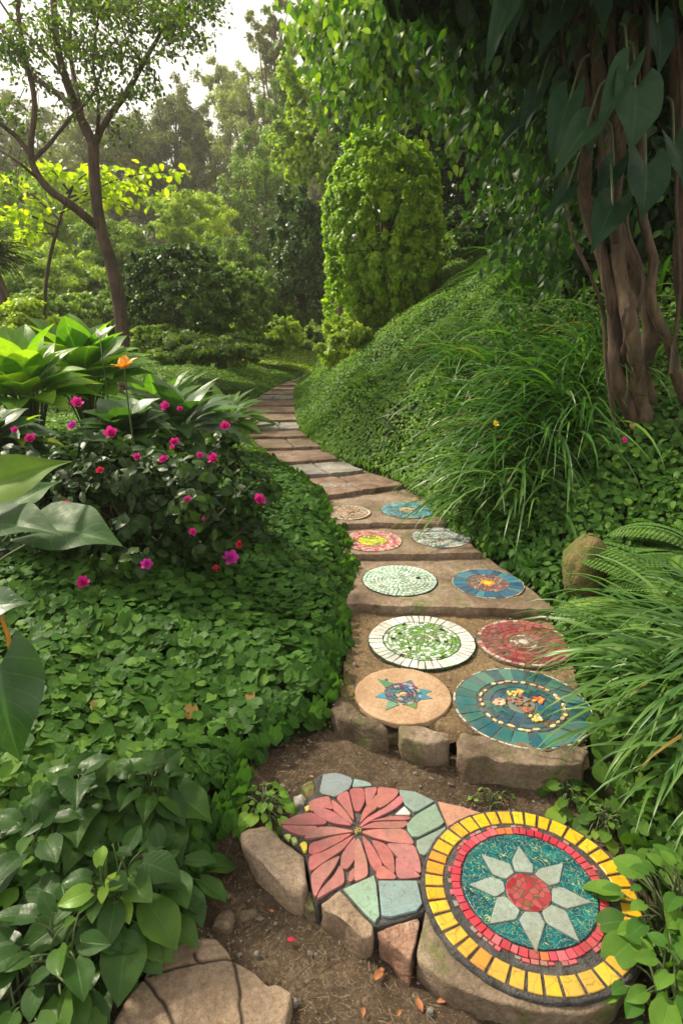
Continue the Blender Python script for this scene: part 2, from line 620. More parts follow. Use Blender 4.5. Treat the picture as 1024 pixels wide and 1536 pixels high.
M['hosta_lit'] = leaf_mat('hosta_bright_leaf', (.06, .15, .02), (.14, .27, .022), (.30, .42, .03), .45, .36, .45, 1.4)
M['rose'] = leaf_mat('shrub_leaf', (0.015, 0.036, 0.009), (0.027, 0.062, 0.013), (0.061, 0.120, 0.019), .2, .38, .3, 3, spec=0.25)
M['grass'] = leaf_mat('blade_leaf', (.025, .080, .014), (.050, .14, .022), (.13, .25, .04), .25, .36, 0, 1.5)
M['grass2'] = leaf_mat('blade_leaf_bluish', (0.037, 0.100, 0.021), (0.073, 0.165, 0.034), (0.134, 0.240, 0.053), .3, .36, 0, 1.5)
M['fern'] = leaf_mat('fern_leaf', (0.055, 0.130, 0.026), (0.098, 0.200, 0.038), (0.183, 0.300, 0.060), .3, .5, 0, 1.5)
M['dome'] = leaf_mat('dome_leaf', (.13, .23, .012), (.25, .39, .018), (.42, .52, .022), .4, .45, 0, .7)
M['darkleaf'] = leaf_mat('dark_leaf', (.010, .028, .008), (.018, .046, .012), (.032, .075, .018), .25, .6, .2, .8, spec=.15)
M['darkbig'] = leaf_mat('big_dark_leaf', (0.009, 0.029, 0.014), (0.015, 0.043, 0.019), (0.024, 0.056, 0.024), .12, .48, .45, 1.0, spec=.12)
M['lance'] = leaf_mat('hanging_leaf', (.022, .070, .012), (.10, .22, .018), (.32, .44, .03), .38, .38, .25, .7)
M['darklance'] = leaf_mat('shaded_hanging_leaf', (0.010, 0.031, 0.009), (0.025, 0.072, 0.013), (0.076, 0.162, 0.025), .35, .45, .2, .8, spec=.25)  # darker copy of the hanging leaf, shade put into its colours
M['olive'] = leaf_mat('olive_leaf', (0.066, 0.086, 0.020), (0.132, 0.151, 0.035), (0.243, 0.245, 0.054), .35, .6, 0, .12)
M['pale'] = leaf_mat('pale_leaf', (0.123, 0.158, 0.058), (0.231, 0.259, 0.101), (0.339, 0.360, 0.144), .35, .6, 0, .15)
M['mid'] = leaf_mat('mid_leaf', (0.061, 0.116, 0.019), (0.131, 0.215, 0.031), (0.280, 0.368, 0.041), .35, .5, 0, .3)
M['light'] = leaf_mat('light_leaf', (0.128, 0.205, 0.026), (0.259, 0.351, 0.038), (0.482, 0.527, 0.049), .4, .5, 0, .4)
M['yellow'] = leaf_mat('yellow_leaf', (.20, .28, .014), (.36, .44, .018), (.55, .56, .02), .5, .45, 0, 1)
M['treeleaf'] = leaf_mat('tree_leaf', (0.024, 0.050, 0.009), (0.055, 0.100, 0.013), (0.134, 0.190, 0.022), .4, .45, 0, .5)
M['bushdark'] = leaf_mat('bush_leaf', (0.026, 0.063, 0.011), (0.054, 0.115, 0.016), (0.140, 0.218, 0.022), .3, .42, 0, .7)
M['pink'] = flat_mat('pink_petal', (.66, .02, .27), .55, .35)
M['magenta'] = flat_mat('magenta_petal', (.62, .04, .42), .55, .35)
M['red'] = flat_mat('red_petal', (.66, .015, .07), .55, .35)
M['orange'] = flat_mat('orange_petal', (.95, .34, .01), .5, .35)
M['white'] = flat_mat('white_petal', (.85, .85, .78), .5, .3)
M['yellow_f'] = flat_mat('yellow_petal', (.85, .60, .02), .5, .3)
M['deadleaf'] = flat_mat('dead_leaf', (.34, .13, .045), .7, .1)
M['pebble'] = stone_mat('pebble', (.22, .20, .17), (.40, .37, .33), (.55, .52, .48), 30)

# ------------------------------------------------------------------ the lie of the land
# path edges traced as (photo x, photo y, height)
LE = [(60, 1560, 0), (100, 1536, 0), (200, 1432, 0), (300, 1335, 0), (355, 1225, 0), (385, 1165, 0), (430, 1130, 0), (497, 1065, .15), (508, 1000, .15), (520, 905, .17), (524, 850, .2), (515, 812, .23), (500, 785, .25),
      (478, 745, .27), (442, 712, .29), (405, 688, .29), (378, 668, .29), (365, 648, .29), (363, 625, .29), (368, 608, .29), (384, 594, .29), (405, 583, .29), (434, 569, .29), (462, 561, .29)]
RE = [(1000, 1560, 0), (985, 1480, 0), (985, 1400, 0), (935, 1300, 0), (880, 1210, 0), (880, 1150, .1), (878, 1060, .15), (858, 985, .15), (822, 912, .17), (775, 860, .2), (715, 815, .23), (655, 775, .25),
      (600, 725, .27), (540, 700, .29), (500, 683, .29), (475, 665, .29), (458, 650, .29), (450, 630, .29), (447, 612, .29), (445, 595, .29), (450, 578, .29), (462, 567, .29), (490, 561, .29)]
LEw = np.array([gp(*p)[:2] for p in LE])
REw = np.array([gp(*p)[:2] for p in RE])
LEw = LEw[np.argsort(LEw[:, 1])]
REw = REw[np.argsort(REw[:, 1])]
Y_A = 1.757


def YA(x):
    return 1.87 - .345 * (x + .03)      # riser in front of the first terrace


def xl(y):
    return np.interp(y, LEw[:, 1], LEw[:, 0])


def xr(y):
    return np.interp(y, REw[:, 1], REw[:, 0])


def sst(a, b, x):
    t = np.clip((x - a) / (b - a), 0, 1)
    return t * t * (3 - 2 * t)


def H(x, y):
    x = np.atleast_1d(np.asarray(x, float))
    y = np.atleast_1d(np.asarray(y, float))
    zp = .028 + .037 * sst(1.40, 1.66, y) + .065 * sst(YA(x) + .02, YA(x) + .10, y) + .12 * sst(Y_A + .8, Y_A + 2.6, y)
    zp = zp + .55 * sst(12.0, 17, y) + np.clip(y - 17, 0, 200) * .10
    a = np.maximum(xl(y) - x, 0)
    b = np.maximum(x - xr(y), 0)
    left = .035 * sst(0, .12, a) + .10 * sst(.1, 1.5, a) + .02 * a + np.clip(a - 14, 0, 100) * .05
    slope = .30 + .38 * sst(2.4, 5.2, y)
    s2 = np.minimum(b, 3.0) * slope + np.clip(b - 3.0, 0, 12) * .30 + np.clip(b - 15, 0, 100) * .05
    right = .04 * sst(0, .1, b) + s2 * sst(0, .5, b)
    on = np.where((a > 0) | (b > 0), 1.0, 0.0)
    z = zp + left + right + on * .05 * n2(x, y, 1.1, 3, 5) * np.minimum(1, (a + b) * 2)
    return z


def hz(x, y):
    return float(H(x, y)[0])


def Hn(x, y, e=.06):
    dx = (H(x + e, y) - H(x - e, y)) / (2 * e)
    dy = (H(x, y + e) - H(x, y - e)) / (2 * e)
    return nrm(np.stack([-dx, -dy, np.ones_like(dx)], 1))


def sheet(name, xs, ys, zf, mat, mask=None, kind='structure'):
    X, Y = np.meshgrid(xs, ys)
    Z = zf(X.ravel(), Y.ravel())
    V = np.stack([X.ravel(), Y.ravel(), Z], 1)
    nx = len(xs)
    i, j = np.meshgrid(np.arange(len(ys) - 1), np.arange(nx - 1), indexing='ij')
    a = (i * nx + j).ravel()
    Fq = np.stack([a, a + 1, a + nx + 1, a + nx], 1)
    if mask is not None:
        k = mask(X.ravel(), Y.ravel())
        Fq = Fq[k[Fq].all(1)]
    mb = MB()
    mb.add(V, Fq)
    o = mb.build(name, mat)
    o['kind'] = kind
    return o


gx = np.concatenate([np.linspace(-90, -6, 30), np.linspace(-5.8, 5.8, 180), np.linspace(6, 90, 30)])
gy = np.concatenate([np.linspace(-6, .2, 10), np.linspace(.3, 13, 200), np.linspace(13.3, 150, 50)])


def under(x, y):
    z = H(x, y)
    inside = (x > xl(y) + .0) & (x < xr(y) - .0)
    return z - np.where(inside, .035, 0)


sheet('ground', gx, gy, under, M['deepsoil'])
# bare dirt of the foreground, and the sandy earth between the mosaics of the terraces
fx, fy = np.arange(-1.3, 1.5, .011), np.arange(.35, 2.0, .011)
sheet('dirt_path', fx, fy, lambda x, y: .028 + .037 * sst(1.40, 1.66, y) + .010 * n2(x, y, 7, 3, 3) + .007 * n2(x, y, 45, 3, 9), M['soil'],
      lambda x, y: (x > xl(y) - .12) & (x < xr(y) + .12) & (y < YA(x) + .05))
fx, fy = np.arange(-.3, 1.3, .011), np.arange(1.5, Y_A + 1.06, .011)
TZ = .158
sheet('path', fx, fy, lambda x, y: TZ - .006 + .006 * n2(x, y, 6, 3, 13) + .004 * n2(x, y, 45, 2, 19) - .05 * (1 - sst(YA(x) + .03, YA(x) + .08, y)), M['sand'],
      lambda x, y: (x > xl(y) + .015) & (x < xr(y) - .0) & (y > YA(x) + .035))


# the damp air of the valley
mb = MB()
hx0, hx1, hy0, hy1, hz0, hz1 = -100, 100, -8, 155, -3, 34
hv = np.array([(x, y, z) for z in (hz0, hz1) for y in (hy0, hy1) for x in (hx0, hx1)])
mb.add(hv, np.array([(0, 2, 3, 1), (4, 5, 7, 6), (0, 1, 5, 4), (2, 6, 7, 3), (0, 4, 6, 2), (1, 3, 7, 5)]))
hm = bpy.data.materials.new('haze')
hm.use_nodes = True
hm.node_tree.nodes.clear()
ho = hm.node_tree.nodes.new('ShaderNodeOutputMaterial')
hp = hm.node_tree.nodes.new('ShaderNodeVolumePrincipled')
hp.inputs['Color'].default_value = (.95, .93, .86, 1)
hp.inputs['Density'].default_value = .0018
hp.inputs['Anisotropy'].default_value = .3
hm.node_tree.links.new(hp.outputs[0], ho.inputs['Volume'])
o = mb.build('haze', hm, smooth=False)
tag(o, 'pale damp air thinning the far trees', None, None, 'stuff')


# ------------------------------------------------------------------ stones
def resample(P, m, smooth=2):
    P = np.asarray(P, float)
    Q = np.vstack([P, P[:1]])
    d = np.r_[0, np.cumsum(np.linalg.norm(np.diff(Q, axis=0), axis=1))]
    s = np.linspace(0, d[-1], m, endpoint=False)
    R = np.stack([np.interp(s, d, Q[:, k]) for k in range(Q.shape[1])], 1)
    for _ in range(smooth):
        R = .5 * R + .25 * (np.roll(R, 1, 0) + np.roll(R, -1, 0))
    return R


def rock(name, outline, ztop, h, mat, parent=None, bevel=.012, bulge=.03, taper=.0, amp=.006, freq=14, seed=1, cracks=None, m=72, smooth=2, dome=0.0, tilt=(0, 0)):
    R = resample(np.asarray(outline)[:, :2], m, smooth)
    c = R.mean(0)
    size = np.sqrt(((R - c) ** 2).sum(1)).mean()
    bs = bevel / size
    nr_ = 70 if cracks else 14
    sc = list(np.linspace(0.02 if cracks else .06, 1 - bs * 1.6, nr_)) + [1 - bs * .8, 1 - bs * .25, 1.0, 1.0 + bulge * .6, 1.0 + bulge, 1 + bulge - taper * .5, 1 - taper]
    zz = [0] * nr_ + [-bevel * .12, -bevel * .45, -bevel, -h * .35, -h * .6, -h * .85, -h]
    V, at = [], []
    for s, z in zip(sc, zz):
        q = c + (R - c) * s
        zt = ztop + z + dome * (1 - min(s, 1) ** 2) + tilt[0] * (q[:, 0] - c[0]) + tilt[1] * (q[:, 1] - c[1])
        V.append(np.c_[q, zt])
    V = np.array(V).reshape(-1, 3)
    at = np.zeros((len(V), 3))
    n = fbm(V * freq, 4, seed) + .7 * (np.abs(vn(V * freq * .55 + 9, seed + 2)) * 2 - .8)
    n2_ = fbm(V * freq * 1.3 + 31, 3, seed + 5)
    dirs = np.c_[nrm(V[:, :2] - c), np.zeros(len(V))]
    ss = np.repeat(np.array(sc), m)
    side = np.clip((ss - .85) / .15, 0, 1)[:, None]
    V = V + dirs * (n * amp * 1.6)[:, None] * side
    V[:, 2] += n2_ * amp * (1 - .3 * side[:, 0])
    if cracks:
        for ck in cracks:
            ck = catmull(np.asarray(ck)[:, :2], 6)
            ck = ck + .004 * np.c_[vn(np.c_[ck * 40, ck[:, :1]], 3), vn(np.c_[ck * 40, ck[:, :1]], 8)]
            best = np.full(len(V), 9.)
            for a, b in zip(ck[:-1], ck[1:]):
                ab = b - a
                t_ = np.clip(((V[:, :2] - a) @ ab) / max(ab @ ab, 1e-9), 0, 1)
                best = np.minimum(best, np.linalg.norm(V[:, :2] - (a + t_[:, None] * ab), axis=1))
            g = np.exp(-(best / .0035) ** 2)
            V[:, 2] -= .006 * g
            at[:, 2] = np.maximum(at[:, 2], g)
    k = len(sc)
    i = np.arange(k - 1)[:, None] * m
    j = np.arange(m)[None]
    jn = (j + 1) % m
    Fq = np.stack([i + j, i + m + j, i + m + jn, i + jn], -1).reshape(-1, 4)
    mb = MB()
    mb.add(V, [Fq, np.arange(m)[None], np.arange(m)[::-1][None] + (k - 1) * m], at)
    return mb.build(name, mat, parent)


Z1 = .100
z1 = lambda u, v, z=Z1: gp(350 + u / 3.2, 1140 + v / 3.2, z)        # first close-up of the photograph
z2 = lambda u, v, z=Z1: gp(630 + u / 2.926, 1200 + v / 2.926, z)    # second close-up
z6 = lambda u, v, z=.058: gp(160 + u / 1.896, 1380 + v / 1.896, z)
A3 = lambda pts, f, z: np.array([f(p[0], p[1], z) for p in pts])

o = rock('flagstone', A3([(10, 330), (20, 285), (50, 220), (110, 150), (190, 65), (240, 40), (310, 45), (345, 80), (362, 108), (430, 150), (462, 185), (492, 180), (528, 205), (512, 290), (500, 350), (250, 370)], z6, .058),
         .058, .06, M['stone_tan'], bevel=.007, amp=.0035, freq=12, seed=4, m=360, smooth=3,
         cracks=[A3([(362, 105), (375, 200), (388, 300), (392, 360)], z6, .058), A3([(362, 106), (290, 118), (200, 132), (120, 158)], z6, .058),
                 A3([(102, 165), (150, 220), (190, 296), (210, 360)], z6, .058), A3([(250, 95), (255, 112), (275, 122)], z6, .058)])
tag(o, 'large flat cracked sandstone paver lying in the bare dirt', 'flagstone')
o = rock('stone', A3([(295, 20), (300, 0), (320, -25), (350, -40), (372, -20), (370, 8), (350, 35), (320, 32)], z6, .045), .048, .04, M['stone_dark'], bevel=.012, dome=.006, seed=8)
tag(o, 'small brown stone sunk in dirt above the cracked flagstone', 'stone')
o = rock('stone', A3([(700, -60), (640, -40), (632, -70), (690, -80)], lambda u, v, z: gp(340 + (u - 600) / 2, 1400 + v / 2, z), .038), .038, .03, M['stone_dark'], bevel=.01, dome=.004, seed=9)
tag(o, 'flat dark stone in dirt below the left rounded border boulder', 'stone')

# stones that border the flower mosaic
o = rock('boulder', A3([(40, 350), (85, 325), (150, 318), (235, 372), (300, 412), (342, 452), (356, 540), (364, 600), (335, 655), (270, 640), (170, 560), (90, 470), (45, 400)], z1, Z1 - .01),
         Z1 - .008, .10, M['stone_tan'], bevel=.014, bulge=.01, taper=.18, amp=.007, seed=12, smooth=1)
tag(o, 'rounded tan boulder at the left corner of the red flower mosaic', 'boulder')
o = rock('stone', A3([(348, 625), (372, 620), (392, 690), (402, 735), (370, 730), (330, 705)], z1, .06), .062, .06, M['stone'], bevel=.012, bulge=.02, seed=13)
tag(o, 'small brown wedge stone between two border boulders of flower mosaic', 'stone')
o = rock('boulder', A3([(412, 682), (470, 650), (512, 628), (600, 720), (682, 800), (672, 840), (628, 858), (520, 780), (430, 715)], z1, Z1 - .002),
         Z1 - .002, .105, M['stone_tan'], bevel=.006, bulge=.0, taper=.10, amp=.0045, seed=14, smooth=1)
tag(o, 'long tan border stone below the pink petals and pale green tile', 'boulder')
o = rock('boulder', A3([(690, 825), (780, 785), (893, 750), (902, 768), (880, 870), (852, 968), (770, 900)], z1, Z1 - .002),
         Z1 - .002, .10, M['terracotta'], bevel=.005, bulge=.0, taper=.08, amp=.004, seed=15, smooth=1)
tag(o, 'triangular reddish stone between tan border stone and yellow ring', 'boulder')


# ---- tiles
def tile(mb, P, z, th=.010, bev=.0012, col=(.5, .5, .5), seed=None, wob=.0006, rnd=.5, jitter=.0):
    mb.flat = True
    P = np.asarray(P, float)[:, :2]
    ar = .5 * np.sum(P[:, 0] * np.roll(P[:, 1], -1) - np.roll(P[:, 0], -1) * P[:, 1])
    if ar < 0:
        P = P[::-1]
    n = len(P)
    d1 = nrm(P - np.roll(P, 1, 0))
    d2 = nrm(np.roll(P, -1, 0) - P)
    nr = nrm(np.c_[-(d1[:, 1] + d2[:, 1]), d1[:, 0] + d2[:, 0]])
    Q = P + nr * bev
    zt = z + np.random.uniform(-1, 1) * wob
    tl = np.random.uniform(-1, 1, 2) * .02 * (1 if wob else 0)
    c = P.mean(0)
    zz = zt + (Q - c) @ tl
    V = np.vstack([np.c_[Q, zz], np.c_[P, zz - bev * .7], np.c_[P, np.full(n, z - th)]])
    j = np.arange(n)
    jn = (j + 1) % n
    col = np.clip(np.asarray(col) * (1 + np.random.uniform(-.08, .08, 3) * (1 if wob else 0)), 0, 1)
    mb.add(V, [j[None], np.stack([n + j, n + jn, jn, j], 1), np.stack([2 * n + j, 2 * n + jn, n + jn, n + j], 1)], (rnd, .5, 0), col)


# ================= red flower mosaic =================
RF = empty('flower_mosaic', (*gp(535, 1250, 0)[:2], 0), 'mosaic slab with a red pointed-petal flower among pale green tiles', 'mosaic slab')
base_out = [(385, 80), (430, 54), (500, 50), (580, 72), (650, 95), (700, 123), (800, 133), (870, 143), (985, 190), (1030, 300), (1028, 372), (960, 440), (920, 500), (918, 600), (922, 716), (800, 765), (700, 792), (660, 785), (520, 622), (400, 682),
            (375, 590), (360, 500), (343, 440), (300, 404), (240, 352), (225, 305), (300, 250), (350, 200), (358, 180)]
g = rock('grout_bed', A3(base_out, z1, Z1), Z1 - .006, .095, M['grout'], RF, bevel=.004, bulge=.0, amp=.0012, freq=60, seed=3, m=260, smooth=0)
petals = [
    [(232, 308), (300, 270), (370, 255), (412, 272), (440, 296), (432, 306), (330, 310)],
    [(236, 315), (330, 317), (400, 318), (380, 336), (335, 361), (280, 345)],
    [(347, 374), (372, 345), (415, 323), (480, 325), (572, 343), (480, 357), (400, 371)],
    [(388, 247), (420, 230), (482, 253), (530, 285), (562, 312), (480, 302), (425, 280)],
    [(366, 205), (400, 188), (455, 178), (472, 236), (430, 226), (392, 240), (374, 243)],
    [(474, 194), (502, 212), (545, 258), (572, 306), (520, 272), (482, 240)],
    [(498, 182), (525, 163), (550, 152), (560, 200), (570, 240), (576, 286), (540, 238)],
    [(560, 146), (590, 139), (620, 140), (629, 190), (605, 242), (584, 240), (570, 190)],
    [(630, 138), (688, 134), (678, 165), (640, 214), (636, 180)],
    [(686, 168), (690, 226), (640, 264), (610, 300), (622, 248), (650, 205)],
    [(697, 134), (786, 143), (782, 168), (740, 205), (697, 228), (692, 190)],
    [(795, 172), (808, 204), (760, 240), (660, 288), (610, 322), (638, 280), (730, 228)],
    [(655, 296), (765, 270), (845, 273), (834, 288), (720, 289)],
    [(615, 328), (680, 299), (832, 293), (806, 326), (700, 326), (655, 326)],
    [(622, 347), (680, 338), (810, 333), (835, 365), (858, 401), (760, 393), (675, 372)],
    [(740, 406), (862, 410), (886, 470), (896, 540), (830, 500), (780, 454)],
    [(666, 390), (730, 408), (764, 455), (770, 540), (716, 490), (690, 430)],
    [(784, 468), (840, 512), (896, 556), (793, 568), (782, 530)],
    [(620, 368), (655, 400), (686, 450), (712, 498), (680, 532), (650, 478)],
    [(712, 508), (770, 548), (778, 569), (692, 568), (688, 532)],
    [(590, 384), (604, 384), (636, 480), (643, 548), (612, 562), (580, 575), (584, 480)],
    [(580, 374), (586, 420), (582, 470), (545, 520), (517, 508), (522, 455), (550, 410)],
    [(373, 400), (470, 370), (562, 355), (500, 396), (400, 446), (372, 448)],
    [(373, 458), (440, 440), (520, 396), (572, 366), (522, 430), (430, 490), (376, 528)],
    [(378, 547), (430, 502), (506, 466), (480, 520), (425, 590), (398, 650), (384, 610)],
    [(506, 511), (522, 532), (528, 590), (470, 622), (404, 662), (425, 618), (480, 560)],
    [(556, 540), (578, 518), (575, 576), (552, 582)],
]
for p in petals:
    mb = MB()
    c = random.choice([(.34, .105, .105), (.38, .13, .125), (.30, .085, .09), (.385, .145, .125), (.36, .12, .115)])
    pc_ = resample(A3(p, z1, Z1), len(p) * 4, 1)
    pc_ = pc_.mean(0) + (pc_ - pc_.mean(0)) * 1.13
    tile(mb, pc_, Z1 + .001, col=c, wob=.0008, bev=.0006)
    mb.build('petal', M['tile_matte'], RF)
for p, c in [([(430, 66), (495, 58), (575, 88), (560, 135), (490, 178), (412, 158)], (.165, .225, .25)), ([(580, 90), (640, 102), (672, 122), (568, 132)], (.21, .29, .245)),
             ([(795, 142), (870, 150), (965, 195), (870, 253), (825, 215), (800, 175)], (.19, .28, .235)), ([(968, 206), (1014, 304), (865, 380), (823, 318), (870, 265)], (.18, .27, .215)),
             ([(1018, 318), (1008, 360), (905, 470), (868, 392)], (.19, .265, .215)), ([(527, 620), (680, 550), (704, 774), (670, 779)], (.21, .30, .25)),
             ([(697, 580), (880, 578), (911, 712), (712, 764)], (.17, .26, .265)), ([(775, 262), (820, 222), (856, 262)], (.62, .50, .46)),
             ([(318, 402), (340, 388), (354, 400), (352, 436), (338, 440)], (.70, .48, .04)), ([(242, 360), (262, 352), (278, 360), (268, 384)], (.42, .50, .10)),
             ([(276, 374), (298, 368), (308, 392), (285, 400)], (.30, .42, .10)), ([(342, 225), (362, 216), (364, 240), (348, 246)], (.60, .50, .08))]:
    mb = MB()
    tile(mb, resample(A3(p, z1, Z1), len(p) * 3, 0), Z1 + .001, col=c, wob=.0006)
    mb.build('tile', M['tile'], RF)
mb = MB()
cc = z1(596, 338)
for k in range(9):
    a = k * 2.4
    r = .0035 * math.sqrt(k)
    q = [(cc[0] + r * math.cos(a) + .0022 * math.cos(b), cc[1] + r * math.sin(a) + .0022 * math.sin(b)) for b in np.linspace(0, 5.2, 6)]
    tile(mb, q, Z1 + .003, bev=.0004, col=random.choice([(.5, .42, .1), (.35, .35, .1), (.45, .2, .08)]))
mb.build('flower_centre', M['tile'], RF)
mb = MB()
tile(mb, [z2(*p) for p in [(78, 8), (180, 30), (284, 64), (200, 95), (122, 117), (100, 65)]], Z1 + .002, col=(.40, .20, .14), th=.02)
mb.build('terracotta_tile', M['tile_matte'], RF)
for p, zt, mm in [([(315, 132), (345, 105), (385, 84), (398, 130), (393, 178), (352, 182)], .095, M['mossy']), ([(298, 172), (326, 154), (352, 182), (340, 204), (305, 200)], .085, M['slab_grey'])]:
    o = rock('stone', A3(p, z1, zt), zt, .09, mm, bevel=.01, seed=int(p[0][0]))
    tag(o, 'greenish mossy stone at the upper left corner of flower mosaic' if zt > .09 else 'small grey stone beside chartreuse leaves at flower mosaic corner', 'stone')

# ================= yellow ring mosaic =================
circ_c = np.array([.336, .868]) * (CAM_H - Z1)
R0 = .1845 * (CAM_H - Z1)
ZR = Z1 + .012
RM = empty('ring_mosaic', (circ_c[0], circ_c[1], 0), 'round mosaic slab with yellow tile ring and pale eight-petal star', 'mosaic slab')
pedo = [gp(*p, Z1) for p in [(637, 1373), (622, 1434), (660, 1466), (700, 1486), (750, 1502), (800, 1514), (870, 1520), (925, 1502), (958, 1455), (960, 1400), (930, 1330), (880, 1270), (800, 1232), (720, 1235), (668, 1270), (640, 1330)]]
rock('stone_base', pedo, Z1 - .004, .11, M['stone'], RM, bevel=.006, bulge=.0, taper=.10, amp=.003, seed=22, m=120, smooth=1)


def circ(r, m=96, c=None, jit=0):
    a = np.linspace(0, 2 * math.pi, m, endpoint=False)
    c = circ_c if c is None else c
    return np.c_[c[0] + r * np.cos(a), c[1] + r * np.sin(a)]


rock('grout_bed', circ(R0 * 1.045), ZR - .003, .035, M['grout'], RM, bevel=.005, bulge=0, amp=.0012, freq=60, seed=5, m=128)


def wedge(c, r0, r1, a0, a1, n=3, j=0.0):
    aa = np.linspace(a0, a1, n)
    bb = np.linspace(a1, a0, n)
    q = [(c[0] + r1 * math.cos(a), c[1] + r1 * math.sin(a)) for a in aa] + [(c[0] + r0 * math.cos(a), c[1] + r0 * math.sin(a)) for a in bb]
    q = np.array(q)
    if j:
        q = q + np.random.uniform(-j, j, q.shape)
    return q


def ring_tiles(mb, c, r0, r1, n, cols, z, gap=.0025, jit=0.0, th=.006, rjit=0, skip=0, bev=.001, off=None, wob=.0005):
    off = random.random() if off is None else off
    e = np.cumsum(np.random.uniform(.82, 1.18, n) if jit else np.ones(n))
    e = e / e[-1] * 2 * math.pi
    e = np.r_[0, e] + off
    for k in range(n):
        if random.random() < skip:
            continue
        rm = (r0 + r1) / 2
        g = gap / rm / 2
        ra, rb = r0 + random.uniform(-rjit, rjit), r1 + random.uniform(-rjit, rjit)
        if e[k + 1] - e[k] < 2.4 * g:
            continue
        tile(mb, wedge(c, ra, rb, e[k] + g, e[k + 1] - g, 3 if n > 12 else 5, jit), z, th, bev, random.choice(cols), wob=wob)


np.random.seed(3)
mb = MB()
ring_tiles(mb, circ_c, R0 * .83, R0 * 1.0, 38, [(.66, .36, .008), (.68, .38, .010), (.62, .33, .008), (.70, .41, .014), (.64, .34, .009), (.67, .37, .01), (.60, .24, .015)], ZR + .001, .0075, .0006, bev=.0018, off=.02)
mb.build('yellow_tile_ring', M['tile_yellow'], RM)
ci = circ_c + np.array([-.001, .008])
mb = MB()
ring_tiles(mb, ci, R0 * .655, R0 * .735, 54, [(.45, .022, .045), (.52, .045, .08), (.38, .015, .04), (.55, .09, .12), (.48, .035, .06), (.56, .12, .03)], ZR + .001, .0028, .0006, rjit=.0015, bev=.0008)
mb.build('red_tile_ring', M['tile'], RM)
mb = MB()
ring_tiles(mb, ci, R0 * .742, R0 * .775, 70, [(.42, .10, .12), (.5, .08, .10), (.32, .14, .13), (.25, .2, .19)], ZR + .0003, .003, .0006, rjit=.0015, bev=.0006, skip=.45)
mb.build('outer_chip_ring', M['tile_matte'], RM)


def teal_mat():
    m, t, b = base_mat('teal_glaze')
    f = noise(t, 26, 4)
    col = ramp(t, f, [(.3, (.003, .045, .07)), (.5, (.006, .085, .105)), (.7, (.012, .15, .14))])
    vo = N(t, 'ShaderNodeTexVoronoi', Scale=34, feature='DISTANCE_TO_EDGE')
    wr = N(t, 'ShaderNodeTexNoise', Scale=14)
    t.links.new(objco(t), wr.inputs['Vector'])
    mp = mixc(t, .35, objco(t), wr.outputs['Color'])
    t.links.new(mp, vo.inputs['Vector'])
    col = mixc(t, math_n(t, 'LESS_THAN', vo.outputs['Distance'], .018), col, (.34, .36, .12))
    vo2 = N(t, 'ShaderNodeTexVoronoi', Scale=18, feature='DISTANCE_TO_EDGE')
    t.links.new(objco(t), vo2.inputs['Vector'])
    col = mixc(t, math_n(t, 'LESS_THAN', vo2.outputs['Distance'], .012), col, (.02, .03, .03))
    t.links.new(col, b.inputs['Base Color'])
    b.inputs['Roughness'].default_value = .22
    bump(t, b, f, .15, .003)
    return m


def red_glaze():
    m, t, b = base_mat('red_glaze')
    vo = N(t, 'ShaderNodeTexVoronoi', Scale=60, feature='F1')
    t.links.new(objco(t), vo.inputs['Vector'])
    e = N(t, 'ShaderNodeTexVoronoi', Scale=60, feature='DISTANCE_TO_EDGE')
    t.links.new(objco(t), e.inputs['Vector'])
    sp = t.nodes.new('ShaderNodeSeparateColor')
    t.links.new(vo.outputs['Color'], sp.inputs[0])
    col = ramp(t, sp.outputs[0], [(.0, (.22, .012, .02)), (.4, (.32, .03, .045)), (.7, (.34, .07, .08)), (1, (.16, .07, .03))])
    col = mixc(t, math_n(t, 'LESS_THAN', e.outputs['Distance'], .06), col, (.08, .06, .035))
    t.links.new(col, b.inputs['Base Color'])
    b.inputs['Roughness'].default_value = .3
    bump(t, b, e.outputs['Distance'], .3, .004)
    return m


M['teal'] = teal_mat()
M['redglaze'] = red_glaze()
rock('teal_field', circ(R0 * .635, c=ci), ZR + .0015, .006, M['teal'], RM, bevel=.001, bulge=0, amp=.0002, freq=30, m=96)
for p in [[(432, 205), (400, 270), (415, 320), (495, 326), (497, 296)], [(628, 280), (520, 305), (499, 331), (565, 382), (610, 370)], [(755, 455), (620, 384), (575, 390), (573, 450), (640, 483)],
          [(700, 630), (640, 490), (572, 462), (528, 491), (550, 545)], [(510, 675), (430, 530), (455, 492), (520, 495), (548, 545)], [(300, 550), (335, 430), (375, 424), (440, 490), (420, 530)],
          [(210, 375), (310, 340), (365, 360), (375, 405), (330, 432)], [(265, 240), (315, 330), (375, 355), (412, 325), (395, 285)]]:
    P = resample(A3(p, z2, ZR), 25, 0)
    mb = MB()
    c = P.mean(0)
    tile(mb, c + (P - c) * 1.04, ZR + .0022, col=(.05, .055, .055), wob=0, th=.004, bev=.0004)
    tile(mb, c + (P - c) * .965, ZR + .0045, col=(.23, .28, .245), wob=0, th=.006, bev=.0014)
    mb.build('star_petal', M['tile_matte'], RM)
mb = MB()
cs = np.mean([z2(*p, ZR)[:2] for p in [(375, 410), (572, 410), (470, 330), (475, 492)]], 0)
rc = np.linalg.norm(z2(375, 410, ZR) - z2(572, 410, ZR)) / 2
rock('star_centre', circ(rc * .98, c=cs), ZR + .0045, .008, M['redglaze'], RM, bevel=.001, bulge=0, amp=.0003, m=64)


